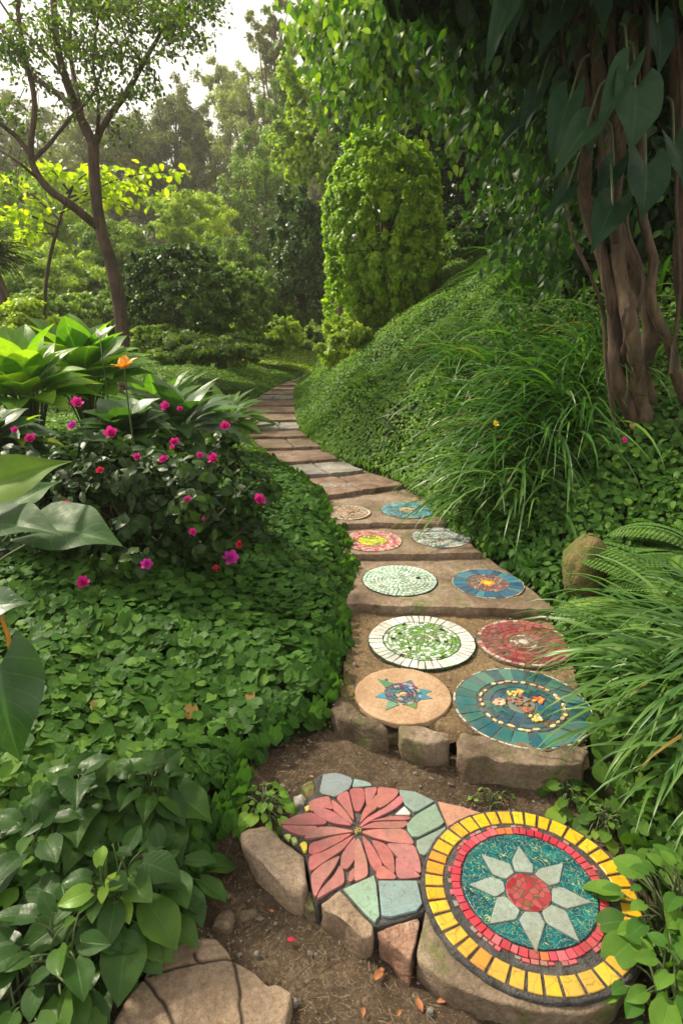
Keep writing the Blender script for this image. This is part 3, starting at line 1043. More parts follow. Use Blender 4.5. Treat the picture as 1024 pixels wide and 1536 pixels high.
# ================= medallions along the path =================
def medallion(px, py, rx, z, label, rings, base=M['grout_brown'], th=.012, extra=None, base_scale=1.02, name='mosaic_medallion', parts=None):
    z = z + (.004 if z < .17 else -.003)
    c = gp(px, py, z)[:2]
    Rr = np.linalg.norm(gp(px - rx, py, z) - gp(px + rx, py, z)) / 2
    e = empty(name, (c[0], c[1], z - .01), label, 'mosaic disc', 'mosaic discs set along the garden path')
    rock('base', circ(Rr * base_scale, c=c), z + .001, .02, base, e, bevel=.003, bulge=0, amp=.0012, freq=50, m=96)
    for nm, lst in rings:
        mb = MB()
        for (a, b_, n, cols, jit, gap, skip) in lst:
            if a <= 0:
                tile(mb, circ(b_ * Rr, 14, c) + np.random.uniform(-.002, .002, (14, 2)), z + .003, .004, .001, random.choice(cols))
            else:
                ring_tiles(mb, c, a * Rr, b_ * Rr, n, cols, z + .003, gap, jit, .005, jit, skip, .0006)
        if extra and nm == extra[0]:
            extra[1](mb, c, Rr, z)
        mb.build(nm, M['tile'], e)
    return e, c, Rr


def multi(r0, r1, k, cols, tsize, Rm, jit=.0012, gap=.0022, skip=.04):
    """k rings of small tiles of about tsize (share of the radius)"""
    L = []
    e = np.linspace(r0, r1, k + 1)
    for a, b_ in zip(e[:-1], e[1:]):
        L.append((a + .006, b_ - .006, max(5, int(2 * math.pi * (a + b_) / 2 / tsize)), cols, jit, gap, skip))
    return L


TD = [(.010, .075, .085), (.018, .115, .11), (.035, .17, .15), (.012, .09, .12), (.07, .22, .18), (.02, .13, .14)]
CR = [(.62, .55, .34), (.70, .48, .22), (.74, .66, .50), (.66, .40, .25)]
RDS = [(.60, .10, .03), (.75, .35, .05), (.75, .55, .15), (.8, .5, .35)]


def teal_extra(mb, c, Rr, z):
    def blob(x, y, r, cols, k=14):
        for i in range(k):
            a, q = random.uniform(0, 6.28), r * math.sqrt(random.random())
            pc = np.array([c[0] + (x + q * math.cos(a)) * Rr, c[1] + (y + q * math.sin(a)) * Rr])
            rr = random.uniform(.018, .035) * Rr
            P = [(pc[0] + rr * math.cos(b) * random.uniform(.7, 1.2), pc[1] + rr * math.sin(b) * random.uniform(.7, 1.2)) for b in np.linspace(0, 5.3, 6)]
            tile(mb, P, z + .006 + i * .00013, .004, .0005, random.choice(cols))
    blob(-.33, .05, .09, [(.75, .35, .25), (.8, .5, .35), (.7, .3, .2)], 20)
    blob(.28, .10, .08, [(.75, .18, .04), (.8, .4, .08), (.7, .1, .04)], 18)
    blob(.12, -.32, .09, [(.8, .5, .08), (.75, .7, .6), (.7, .3, .1)], 18)
    blob(-.06, .30, .07, [(.8, .55, .08), (.75, .4, .1)], 8)
    blob(.06, .32, .06, [(.8, .55, .08), (.65, .3, .1)], 8)
    blob(0, .08, .14, [(.35, .10, .05), (.25, .28, .22), (.30, .12, .06), (.2, .22, .2)], 40)
    blob(.05, -.14, .07, [(.5, .15, .05), (.3, .12, .06)], 14)
    blob(-.12, .14, .05, [(.35, .10, .05)], 8)
    for k in range(30):
        a = k / 30 * 6.283 + random.uniform(-.04, .04)
        q = .60 + random.uniform(-.02, .02)
        if random.random() < .15:
            continue
        pc = c + Rr * q * np.array([math.cos(a), math.sin(a)])
        ln, wd = Rr * random.uniform(.035, .06), Rr * random.uniform(.02, .035)
        P = [(pc[0] - math.sin(a) * ln * math.cos(b) + math.cos(a) * wd * math.sin(b), pc[1] + math.cos(a) * ln * math.cos(b) + math.sin(a) * wd * math.sin(b)) for b in np.linspace(0, 5.5, 8)]
        tile(mb, P, z + .006, .004, .0006, random.choice(CR))


medallion(782, 1058, 101, TZ, 'largest teal round mosaic with orange spots behind long front stone',
          [('outer_tiles', [(.66, .97, 26, TD, .002, .0028, 0), (.975, 1.0, 60, [(.55, .52, .42), (.4, .42, .34)], .001, .003, .3)]),
           ('inner_tiles', multi(.22, .56, 3, TD[:2] + [(.006, .06, .10), (.01, .09, .16)], .17, 1) + [(0, .2, 1, [(.15, .17, .15)], 0, 0, 0), (.58, .635, 34, [(.02, .10, .12), (.02, .07, .09)], .001, .003, .1)])],
          extra=('inner_tiles', teal_extra))
GW = [(.50, .60, .50), (.62, .68, .60), (.12, .26, .05), (.16, .32, .06), (.10, .22, .05), (.3, .4, .3)]
medallion(632, 961, 79, TZ, 'white rimmed round mosaic with speckled green centre',
          [('rim_tiles', [(.74, .995, 44, [(.60, .62, .57), (.54, .56, .51), (.64, .65, .60)], .0015, .0035, .0)]),
           ('centre_tiles', multi(.05, .72, 9, GW, .085, 1) + [(0, .05, 1, GW, 0, 0, 0)])], base=stone_mat('grout_green', (.03, .05, .02), (.06, .085, .04), (.1, .13, .06), 30))
MR = [(.17, .03, .03), (.24, .04, .045), (.13, .022, .02), (.32, .09, .085), (.20, .06, .045), (.26, .03, .055)]
medallion(785, 963, 69, TZ, 'maroon round mosaic beside the white rimmed one',
          [('outer_tiles', multi(.32, .90, 5, MR, .14, 1) + [(.915, .99, 46, [(.50, .30, .26), (.40, .12, .12), (.55, .42, .36)], .002, .0035, .15)]),
           ('centre_tiles', multi(.08, .30, 3, [(.30, .22, .14), (.22, .13, .09), (.5, .45, .38), (.18, .10, .07)], .09, 1) + [(0, .10, 1, [(.6, .57, .5)], 0, 0, 0)])])
# tan disc with a star
e, c, Rr = medallion(604, 1041, 72, TZ, 'smooth tan stone disc with small blue star mosaic in its middle', [('star_tiles', [(0, .05, 1, [(.7, .4, .25)], 0, 0, 0)] + multi(.08, .40, 4, [(.012, .06, .13), (.02, .11, .20), (.12, .03, .10), (.02, .08, .10), (.30, .30, .34), (.03, .16, .18)], .11, 1))],
                     base=stone_mat('tan_disc', (.30, .185, .105), (.44, .29, .175), (.54, .38, .25), 9, bstr=.2), base_scale=1.0, extra=('star_tiles', lambda mb, c, Rr, z: [tile(mb, [(c[0] + Rr * (q * math.cos(a + o)), c[1] + Rr * (q * math.sin(a + o))) for q, o in ((.40, -.33), (L_, 0), (.40, .33))], z + .0032, .004, .001, k_) for a, L_, k_ in
                                                            ((.15, .62, (.05, .22, .24)), (1.15, .55, (.10, .12, .18)), (2.3, .74, (.05, .22, .10)), (3.35, .60, (.03, .22, .34)), (4.1, .70, (.10, .28, .18)), (5.1, .58, (.10, .20, .06)), (6.0, .62, (.02, .20, .30)))]))
ZB = .200
DZ = .008
MI = [(.46, .62, .50), (.52, .66, .56), (.40, .55, .45), (.58, .68, .58), (.30, .45, .33)]
medallion(599, 870, 56, ZB + DZ, 'pale mint round mosaic of concentric small tiles', [('tile_rings', multi(.06, .99, 9, MI, .12, 1, .001, .0035, .02) + [(0, .06, 1, MI, 0, 0, 0)])], base=stone_mat('grout_darkgreen', (.02, .035, .025), (.04, .06, .045), (.07, .09, .07), 30))
BL = [(.010, .10, .20), (.02, .16, .26), (.008, .07, .15), (.03, .2, .28)]
medallion(731, 875, 53, ZB + DZ, 'dark blue petal-rimmed round mosaic with orange middle', [('outer_tiles', [(.60, .97, 22, BL, .002, .004, 0), (.975, 1.0, 22, [(.5, .42, .3)], .002, .004, .2)]),
                                                                   ('inner_tiles', multi(.24, .58, 4, [(.25, .10, .08), (.20, .08, .12), (.35, .22, .14), (.08, .10, .12)], .09, 1) + multi(.10, .22, 1, [(.6, .25, .04), (.5, .12, .05)], .08, 1) + [(0, .12, 1, [(.85, .48, .03)], 0, 0, 0)])])
ZC = .236
medallion(558, 811, 45, ZC + DZ, 'pink and red round mosaic with yellow centre', [('outer_tiles', multi(.50, .98, 5, [(.55, .10, .12), (.65, .25, .25), (.6, .5, .4), (.45, .12, .14), (.5, .35, .3)], .10, 1, .0016)),
                                                                ('centre_tiles', multi(.05, .48, 5, [(.50, .50, .03), (.60, .58, .05), (.35, .42, .05), (.25, .34, .05)], .10, 1, .0016) + [(0, .06, 1, [(.7, .6, .05)], 0, 0, 0)])])
medallion(661, 806, 44, ZC + DZ, 'pale grey speckled round mosaic beside the yellow centred one', [('tile_rings', multi(.06, .98, 8, [(.42, .47, .46), (.52, .56, .54), (.28, .34, .35), (.20, .28, .30), (.45, .45, .38)], .13, 1, .0018, .004, .1) + [(0, .07, 1, [(.5, .14, .06)], 0, 0, 0)])])
ZD = .266
medallion(522, 769, 34, ZD + DZ, 'faded tan round mosaic with thin white rim', [('tile_rings', multi(.06, .82, 6, [(.40, .25, .16), (.46, .32, .22), (.5, .42, .34), (.34, .2, .13)], .14, 1, .002, .005, .1) + [(.86, .98, 30, [(.60, .52, .44), (.5, .42, .34)], .002, .005, .1)])])
medallion(611, 765, 40, ZD + DZ, 'light blue round mosaic with small cream middle', [('tile_rings', multi(.34, .98, 6, [(.06, .26, .34), (.10, .34, .42), (.04, .18, .26), (.2, .42, .46)], .12, 1, .0018, .004, .05)),
                                                                  ('centre_tiles', multi(.06, .32, 3, [(.55, .45, .22), (.5, .36, .2), (.3, .36, .3)], .10, 1, .002))])

# ================= edging stones of the first terrace =================
o = rock('boulder', [gp(*p, TZ - .012) for p in [(497, 1064), (503, 1048), (514, 1044), (528, 1062), (550, 1082), (588, 1098), (582, 1104), (558, 1100), (528, 1086), (505, 1078)]], TZ + .006, .17, M['stone_dark'], bevel=.022, bulge=.03, amp=.006, seed=31, taper=.1)
tag(o, 'rounded dark boulder at left end of the terrace edge', 'boulder')
o = rock('stone_block', [gp(*p, TZ - .012) for p in [(598, 1100), (602, 1091), (640, 1096), (676, 1106), (678, 1118), (640, 1120), (600, 1112)]], TZ + .004, .17, M['stone'], bevel=.007, bulge=.0, amp=.006, seed=32, smooth=1)
tag(o, 'short squared stone block in the middle of the terrace edge', 'stone block')
o = rock('stone_block', [gp(*p, TZ - .006) for p in [(684, 1116), (690, 1100), (740, 1112), (800, 1122), (868, 1122), (880, 1128), (878, 1150), (830, 1153), (760, 1146), (700, 1138), (686, 1130)]], TZ + .004, .17, M['stone'], bevel=.007, bulge=.0, amp=.006, seed=33, smooth=1, m=120)
tag(o, 'long brown stone block below the teal mosaic disc', 'stone block')
o = rock('stone_block', [gp(*p, .10) for p in [(560, 1092), (606, 1082), (620, 1090), (600, 1110), (570, 1108)]], .115, .12, M['stone_dark'], bevel=.01, amp=.004, seed=35)
tag(o, 'half buried brown stone between rounded boulder and short block', 'stone block')


# ================= stone steps =================
def slab(name, fl, fr, bl, br, zf, zb, th, mat, seed, lip=.0, ny=40, nx=110, parent=None, split=None):
    """front-left, front-right, back-left, back-right: photo pixels of the top edge at heights zf / zb"""
    P = [gp(*fl, zf), gp(*fr, zf), gp(*bl, zb), gp(*br, zb)]
    s, t_ = np.meshgrid(np.linspace(0, 1, nx), np.linspace(0, 1, ny))
    s, t_ = s.ravel(), t_.ravel()
    V = (P[0][None] * ((1 - s) * (1 - t_))[:, None] + P[1][None] * (s * (1 - t_))[:, None] + P[2][None] * ((1 - s) * t_)[:, None] + P[3][None] * (s * t_)[:, None])
    e = np.minimum(np.minimum(s, 1 - s) * nx / 2.0, np.minimum(t_, 1 - t_) * ny / 2.0)
    V[:, 1] += .016 * vn(np.c_[V[:, :2] * 4, s * 0 + seed], seed) + .004 * vn(np.c_[V[:, :2] * 60, s * 0 + seed], seed + 9) + .009 * vn(np.c_[V[:, :2] * 19, s * 0 + seed], seed + 1)
    V[:, 0] += .016 * vn(np.c_[V[:, :2] * 8, s * 0 + seed], seed + 3)
    V[:, 2] += .003 * fbm(np.c_[V[:, :2] * 9, s * 0 + seed], 4, seed + 7) - .004 * np.clip(1 - e, 0, 1) ** 2
    at = np.zeros((len(V), 3))
    if split:
        for sp in split:
            q = np.abs(s - sp - .03 * (t_ - .5) - .01 * vn(np.c_[t_ * 7, t_ * 0, t_ * 0], seed)) * np.linalg.norm(P[1] - P[0])
            g_ = np.exp(-(q / .007) ** 2)
            V[:, 2] -= .014 * g_
            at[:, 2] = g_
    idx = np.arange(nx * ny).reshape(ny, nx)
    Fq = np.stack([idx[:-1, :-1], idx[:-1, 1:], idx[1:, 1:], idx[1:, :-1]], -1).reshape(-1, 4)
    per = np.concatenate([idx[0, :], idx[1:, -1], idx[-1, -2::-1], idx[-2:0:-1, 0]])
    n = len(per)
    B = V[per].copy()
    B2 = B.copy()
    c = V.mean(0)
    B[:, 2] -= th * .5
    B[:, :2] += (B[:, :2] - c[:2]) * .006 + .008 * np.c_[vn(B * 45, seed), vn(B * 45, seed + 2)]
    B2[:, 2] -= th
    B2[:, :2] -= (B2[:, :2] - c[:2]) * .02
    k = len(V)
    j = np.arange(n)
    jn = (j + 1) % n
    F1 = np.stack([k + 2 * n + j, k + j, k + jn, k + 2 * n + jn], 1)
    F2 = np.stack([k + j, k + n + j, k + n + jn, k + jn], 1)
    mb = MB()
    mb.add(np.vstack([V, B, B2, V[per]]), [Fq, F1, F2], np.vstack([at, np.zeros((3 * n, 3))]))
    return mb.build(name, mat, parent)


G = 'stone steps of the winding path'
STEPS = [  # front left, front right, z, material, label
    ((500, 905), (835, 914), ZB, 'slab', 'wide brown stone step under the mint and dark blue discs', None),
    ((514, 831), (722, 828), ZC, 'slab', 'brown stone step under the yellow centred and grey speckled discs', None),
    ((500, 785), (668, 783), ZD, 'slab', 'brown stone step under the faded tan and light blue discs', None),
    ((470, 744), (604, 726), .285, 'slab_red', 'stone step with pink and blue mosaic patch', [.52]),
    ((440, 713), (545, 704), .29, 'slab_grey', None, [.5]),
    ((408, 693), (508, 687), .295, 'slab_red', None, None),
    ((380, 672), (482, 669), .30, 'slab', None, [.6]),
    ((368, 655), (460, 653), .30, 'slab_red', None, None),
    ((365, 643), (454, 642), .30, 'slab_grey', None, [.62]),
    ((366, 629), (449, 629), .30, 'slab', None, None),
    ((369, 617), (447, 617), .30, 'slab_red', None, None),
    ((374, 606.5), (446, 606.5), .30, 'slab_red', None, None),
    ((384, 597.5), (444, 597.5), .30, 'slab_grey', None, [.4]),
    ((395, 590), (444, 590), .30, 'slab', None, None),
    ((407, 583.3), (446, 583.3), .30, 'slab_red', None, None),
    ((419, 577.3), (449, 577.3), .30, 'slab', None, None),
    ((434, 571.5), (457, 571.0), .30, 'slab', None, None),
    ((448, 566.5), (472, 566), .30, 'slab', None, None),
    ((456, 562), (486, 561), .30, 'slab', None, None),
]
ORD = ['first', 'second', 'third', 'fourth', 'fifth', 'sixth', 'seventh', 'eighth', 'ninth', 'tenth', 'eleventh', 'twelfth', 'thirteenth', 'last', 'very last']
tone = {'slab': 'brown', 'slab_red': 'reddish', 'slab_grey': 'greyish'}
for i in range(len(STEPS) - 1):
    fl, fr, z, mt, lab, spl = STEPS[i]
    bl, br, z2n = STEPS[i + 1][:3]
    if lab is None:
        lab = f'narrow {tone[mt]} stone step, {ORD[i - 4]} beyond the pink patched step'
    rise = .012 if i > 2 else .004
    if i == 2:
        bl, br = (478, 740), (622, 724)
    o = slab('stone_step', fl, fr, (bl[0], bl[1] - .15), (br[0], br[1] - .15), z + rise, z2n - .030 if i > 1 else z2n - .036, .06 if i > 2 else .05, M[mt], 50 + i, split=spl)
    tag(o, lab, 'stone step', G)
    if i in (3, 4, 5):
        mb = MB()
        c = gp(487, 727, .282) if i == 3 else (gp(478, 702, .29) if i == 4 else gp(440, 681, .295))
        sx_, sy_, fy0 = ((.20, .095, 744), (.17, .09, 713), (.15, .08, 690))[i - 3]
        for k in range((240, 150, 80)[i - 3]):
            a, q = random.uniform(0, 6.28), math.sqrt(random.random())
            pc = c[:2] + np.array([sx_ * q * math.cos(a), sy_ * q * math.sin(a)])
            rr = random.uniform(.005, .010)
            pal = [(.20, .30, .42), (.45, .48, .52), (.3, .36, .42)] if pc[0] > c[0] - .02 else [(.60, .25, .22), (.55, .32, .26), (.5, .18, .18)]
            if i > 3:
                pal = [(.34, .37, .38), (.40, .36, .32), (.28, .32, .35), (.36, .22, .18)]
            P = [(pc[0] + rr * math.cos(b) * random.uniform(.7, 1.2), pc[1] + rr * math.sin(b) * random.uniform(.7, 1.2)) for b in np.linspace(0, 5.3, 5)]
            zf_, zb_ = z + rise, z2n - .030
            y0_, y1_ = gp(*fl, z)[1], gp(*bl, z2n)[1]
            zz = zf_ + (zb_ - zf_) * (pc[1] - y0_) / (y1_ - y0_) - .001
            tile(mb, P, zz + .005 + k * .00001, .012, .0005, random.choice(pal))
        mb.build('mosaic_patch', M['tile'], o)


# ------------------------------------------------------------------ scatter tools
rng = np.random.default_rng(11)


def cover(name, T, mat, xa, xb, ya, yb, dens, size, thick, mask, tilt=.55, mound=.06, mfreq=1.6, seed=1, edge=None, label=None, sizevar=.35, size_fn=None, parent=None, kind='stuff', mound_seed=0):
    """leaves scattered over the ground inside mask(x, y) -> bool"""
    r = np.random.default_rng(seed)
    n = int((xb - xa) * (yb - ya) * dens)
    x, y = r.uniform(xa, xb, n), r.uniform(ya, yb, n)
    if callable(mask):
        k = mask(x, y)
        x, y = x[k], y[k]
    n = len(x)
    z0 = H(x, y)
    Nn = Hn(x, y)
    away = sst(-.02, .55, np.maximum(xl(y) - x, x - xr(y)))
    md = mound * (n2(x, y, mfreq, 3, 40 + mound_seed) + .5) * away
    h = thick * r.beta(2.2, 1.1, n) + np.maximum(md, -thick * .1)
    P = np.stack([x, y, z0 + h], 1)
    e = .05
    mdx = mound * (n2(x + e, y, mfreq, 3, 40 + mound_seed) - n2(x - e, y, mfreq, 3, 40 + mound_seed)) / (2 * e)
    mdy = mound * (n2(x, y + e, mfreq, 3, 40 + mound_seed) - n2(x, y - e, mfreq, 3, 40 + mound_seed)) / (2 * e)
    Nn = nrm(Nn + np.stack([-mdx, -mdy, mdx * 0], 1) + r.normal(0, tilt * .55, (n, 3)))
    Nn[:, 2] = np.abs(Nn[:, 2])
    D = r.normal(0, 1, (n, 3)) * [1, 1, .25]
    D[:, 1] -= .5
    D = nrm(D - Nn * (D * Nn).sum(1)[:, None])
    if edge is not None:
        ed = edge(x, y)          # 0..1 near the lip: leaves tip over it
        dirx = np.where(x < (xl(y) + xr(y)) / 2, 1, -1)
        Nn = nrm(Nn + np.stack([dirx * ed * .8, -ed * .3, ed * 0], 1))
        D = nrm(D + np.stack([dirx * ed * .6, ed * 0, -ed * 1.0], 1))
    S = size * (1 + sizevar * r.uniform(-1, 1, n))
    if size_fn is not None:
        S = S * size_fn(x, y)
    rnd = np.clip(r.beta(2, 2.2, n) * (.55 + .5 * h / (thick + mound)), 0, .97)  # higher leaves get lighter colours, standing in for shaded gaps below
    rnd[r.random(n) < .0018] = 1.5
    mb = MB()
    leaves(mb, T, P - D * S[:, None] * .5, D, Nn, S, r.uniform(.85, 1.15, n), rnd)
    o = mb.build(name, mat, parent)
    if kind:
        o['kind'] = kind
    if label:
        o['label'] = label
    return o


dl = lambda x, y: xl(y) - x
dr = lambda x, y: x - xr(y)
fadeL = lambda x, y: np.clip(1 - dl(x, y) / .10, 0, 1)
fadeR = lambda x, y: np.clip(1 - dr(x, y) / .08, 0, 1)
wob = lambda x, y, s: .035 * n2(x, y, 6, 2, s)


def frus(x, y, m=.25):
    return np.abs(x) < (.56 * np.maximum(y * 1.0 + .35, .5) + m)


# left bed: lobed cover, larger near the camera
cover('ground_cover', T_IVY, M['cover'], -2.2, .4, 1.15, 3.3, 3300, .040, .085, lambda x, y: (dl(x, y) > -.035 + wob(x, y, 3)) & frus(x, y), edge=fadeL, seed=2, tilt=.38, mound=.04, mfreq=2.2,
      label='low carpet of round scalloped leaves left of the path')
cover('ground_cover', T_ROUND, M['cover'], -3.2, .4, 3.3, 5.2, 4200, .031, .075, lambda x, y: (dl(x, y) > -.03 + wob(x, y, 4)) & (dl(x, y) < 2.8) & frus(x, y), edge=fadeL, seed=3, tilt=.42, mound=.04, mfreq=2.2,
      label='dense small leaved carpet on the left where the path bends')
cover('ground_cover', T_OVAL, M['cover_far'], -5.5, 0, 5.2, 12.5, 2800, .036, .07, lambda x, y: (dl(x, y) > -.03) & (dl(x, y) < 3) & frus(x, y), edge=fadeL, seed=4, mound=.04,
      label='bright green carpet beside the far bend of the path')
cover('lawn', T_DIAM, M['light'], -4.5, 3.5, 10.5, 20, 1100, .07, .08, lambda x, y: (x < 3) & ((dl(x, y) > 2.6) | (y > 12)), seed=5, mound=.03, label='sunlit lawn strip beyond the end of the path')
# right bank
cover('ground_cover', T_OVAL, M['bank_lit'], -.9, 3.4, 3.2, 6.0, 5200, .030, .09, lambda x, y: (dr(x, y) > -.03 + wob(x, y, 6)) & (dr(x, y) < 2.9) & frus(x, y), edge=fadeR, seed=6, mound=.19, mfreq=1.5, tilt=.8,
      label='fine leaved carpet on the slope right of the path')
cover('ground_cover', T_DIAM, M['bank_lit'], -2.2, 4.8, 6.0, 12.5, 4400, .038, .12, lambda x, y: (dr(x, y) > -.05) & (dr(x, y) < 3.6) & frus(x, y), edge=fadeR, seed=7, mound=.19, mfreq=1.5, tilt=.8,
      label='fine leaved carpet higher up the far slope')
cover('ground_cover', T_OVATE, M['cover'],   .45, 2.3, 1.95, 3.6, 2600, .042, .13, lambda x, y: (dr(x, y) > -.02 + wob(x, y, 8)) & frus(x, y), edge=fadeR, seed=8, mound=.08, mfreq=2.0, tilt=.7,
      label='oval leaved ground cover below the twisted trunks')
cover('ground_cover', T_ROUND, M['bank'], .4, 1.5, .6, 2.1, 2100, .036, .10, lambda x, y: (dr(x, y) > .0 + wob(x, y, 9)) & frus(x, y), edge=fadeR, seed=9, mound=.06, mfreq=2.0, tilt=.7,
      label='light green creeping leaves beside the yellow ring mosaic')

cover('creeper', T_OVATE, M['cover'], -.6, 3.6, 3.0, 8.0, 260, .062, .12, lambda x, y: (dr(x, y) > .12) & (dr(x, y) < 2.9) & frus(x, y) & (n2(x, y, 1.9, 3, 71) > .08), seed=14, mound=.17, mfreq=1.5, tilt=.8,
      label='patches of larger dark leaves among the fine carpet on the slope')
cover('weeds', T_OVAL, M['bank'], -.6, 1.4, 1.75, 5.5, 2600, .016, .03, lambda x, y: ((x - xl(y) > -.02) & (x - xl(y) < .07 + wob(x, y, 15)) | (xr(y) - x > -.02) & (xr(y) - x < .09 + 2 * wob(x, y, 16))) & (n2(x, y, 5, 2, 31) > -.05),
      seed=12, mound=.0, tilt=.9, label='tiny weeds creeping onto the edges of the path')

# ================= big ovate leaved clumps bottom left =================


def stem_leaf(ms, ml, T, root, base, tip, wid, nh, r, rad=.0025, bow=.04):
    root, base = np.asarray(root, float), np.asarray(base, float)
    mid = (root + base) / 2 + np.array([0, 0, bow])
    tube(ms, [root, mid, base], [rad * 1.3, rad, rad * .7], 5, 4)
    one_leaf(ml, T, base, tip, wid, nh, r)


def clump(name, label, cat, cx, cy, n, Lf, spread, height, T, mat, wid=1.0, seed=1, stemmat='stem', up=.35, dark=(0, 1), group=None, zbase=None):
    """leafy plant: leaves on petioles in a dome over (cx, cy)"""
    r = np.random.default_rng(seed)
    zb = hz(cx, cy) if zbase is None else zbase
    e = empty(name, (cx, cy, zb), label, cat, group)
    ms, ml = MB(), MB()
    for i in range(n):
        a = i * 2.399 + r.uniform(-.4, .4)
        q = math.sqrt((i + .5) / n)
        hx = height * (1 - .75 * q * q) * r.uniform(.8, 1.1)
        b = np.array([cx + spread * q * math.cos(a), cy + spread * q * math.sin(a), max(zb, hz(cx + spread * q * math.cos(a), cy + spread * q * math.sin(a))) + hx])
        o_ = np.array([math.cos(a), math.sin(a), 0])
        L = Lf * r.uniform(.7, 1.15)
        tip = b + L * (o_ * (.45 + .55 * q) + np.array([r.uniform(-.3, .3), r.uniform(-.3, .3) - .15, up - .75 * q + r.uniform(-.15, .15)]))
        nh = nrm((np.array([0, -.25, 1.0]) + o_ * (.7 * q) + r.normal(0, .18, 3))[None])[0]
        stem_leaf(ms, ml, T, (cx + r.uniform(-.3, .3) * spread, cy + r.uniform(-.3, .3) * spread, zb), b, tip, wid * r.uniform(.85, 1.15), nh, dark[0] + (dark[1] - dark[0]) * r.random(), .0018 + Lf * .012)
    ms.build('stems', M[stemmat], e)
    ml.build('leaves', M[mat], e)
    return e


G2 = 'broad leaved plants at the lower left'
spots = [((120, 1190), .24, .10, .11, 'broad pointed leaf clump left of the flower mosaic, highest of its bed', 36),
         ((215, 1175), .22, .12, .11, 'clump with largest leaves nearest the tan boulder', 32),
         ((60, 1260), .20, .13, .10, 'dark leaf clump at left photo edge above the lower corner', 34),
         ((170, 1300), .22, .15, .095, 'leaf clump with fresh chartreuse shoots in the lower left bed', 36),
         ((245, 1290), .17, .11, .09, 'drooping leaf clump hanging over the dirt edge', 32),
         ((90, 1390), .20, .15, .095, 'leaf clump in the bottom left corner', 36),
         ((30, 1480), .16, .15, .10, 'lowest dark leaf clump at bottom left corner', 20),
         ((140, 1420), .12, .08, .08, 'low leaf clump just left of the cracked flagstone', 16)]
for i, (p, hgt, spd, Lf, lab, n) in enumerate(spots):
    q = gp(p[0], p[1], hgt)
    clump('broadleaf_plant', lab, 'plant', q[0], q[1], n, Lf, spd, hgt - .02, T_HEART if i < 2 else T_OVATE, 'ovate', 1.0, 60 + i, dark=(.1, .75), group=G2, zbase=0.0 if q[0] > xl(q[1]) - .05 else None)
q = gp(150, 1288, .30)
clump('bright_shoot', 'chartreuse fresh shoot among the dark lower left leaves', 'plant', q[0], q[1], 12, .075, .05, .22, T_OVATE, 'bright', .9, 75, dark=(.5, 1), group=G2)
q = gp(395, 1212, .07)
clump('creeping_plant', 'chartreuse small leaved plant at the flower mosaic corner', 'plant', q[0], q[1], 46, .034, .085, .07, T_OVATE, 'bright', 1.2, 76, up=.1, dark=(.0, .8), zbase=.02)
for i, (px_, py_, lab) in enumerate([(905, 1235, 'light green seedling patch above the yellow ring mosaic'), (850, 1200, 'small rounded seedlings below the long stone block'), (740, 1205, 'tiny weeds in dirt below the long block')]):
    q = gp(px_, py_, .06)
    clump('seedling', lab, 'plant', q[0], q[1], 22 if i < 2 else 10, .036 if i < 2 else .016, .07, .06 if i < 2 else .02, T_ROUND, 'bright' if i == 2 else 'bank', 1.0, 80 + i, up=.1, zbase=.03)
q = gp(1030, 1335, .22)
clump('broadleaf_plant', 'light green leafy plant overhanging the yellow ring at right', 'plant', q[0], q[1], 64, .062, .16, .23, T_OVATE, 'cover', 1.1, 90, dark=(.4, .95))
q = gp(1000, 1450, .2)
clump('broadleaf_plant', 'light green leafy plant in the bottom right corner', 'plant', q[0] + .04, q[1], 50, .055, .14, .20, T_OVATE, 'cover', 1.1, 91, dark=(.4, .95))


# ================= very large leaves at the left edge =================
def big_plant(name, label, cat, root, L, T, mat, stem='stem', rad=.006):
    e = empty(name, root, label, cat)
    ms = MB()
    for i, (b, t_, wd, nh, rr) in enumerate(L):
        ml = MB()
        stem_leaf(ms, ml, T, root, b, t_, wd, nh, rr, rad, .1)
        ml.build('leaf', M[mat], e)
    ms.build('stems', M[stem], e)
    return e


root = dp(-140, 1000, 1.9)
root[2] = hz(root[0], root[1])
big_plant('elephant_ear', 'large leaved plant reaching in from left edge beside the pink flowers', 'plant', root,
          [(dp(-60, 760, 1.75), dp(105, 688, 2.0), .62, (.0, -.75, .8), .95), (dp(-25, 790, 1.75), dp(88, 795, 1.65), .75, (.15, -.3, 1), .1),
           (dp(75, 795, 1.85), dp(178, 812, 1.75), .9, (.1, -.5, 1), .2), (dp(10, 770, 2.0), dp(90, 720, 2.15), .8, (-.3, -.6, .7), .5)], T_HEART, 'ear', rad=.005)
root = dp(-60, 1130, 1.5)
root[2] = hz(root[0], root[1])
big_plant('elephant_ear', 'heart leaf hanging at left edge with a second leaf above on orange stalk', 'plant', root,
          [(dp(-2, 1000, 1.35), dp(28, 1140, 1.30), .95, (.15, -.95, .35), .3), (dp(-30, 915, 1.45), dp(42, 902, 1.45), 1.1, (0, -.35, .9), .2)], T_HEART, 'hosta', 'stem')
mb = MB()
tube(mb, [dp(18, 1005, 1.45), dp(14, 960, 1.45), dp(0, 920, 1.45)], [.0065, .006, .005], 8, 5)
o = mb.build('plant_stalk', M['stem_orange'])
tag(o, 'orange curved leaf stalk at the left photo edge', 'plant stalk')

# ================= hosta / lily plants left =================


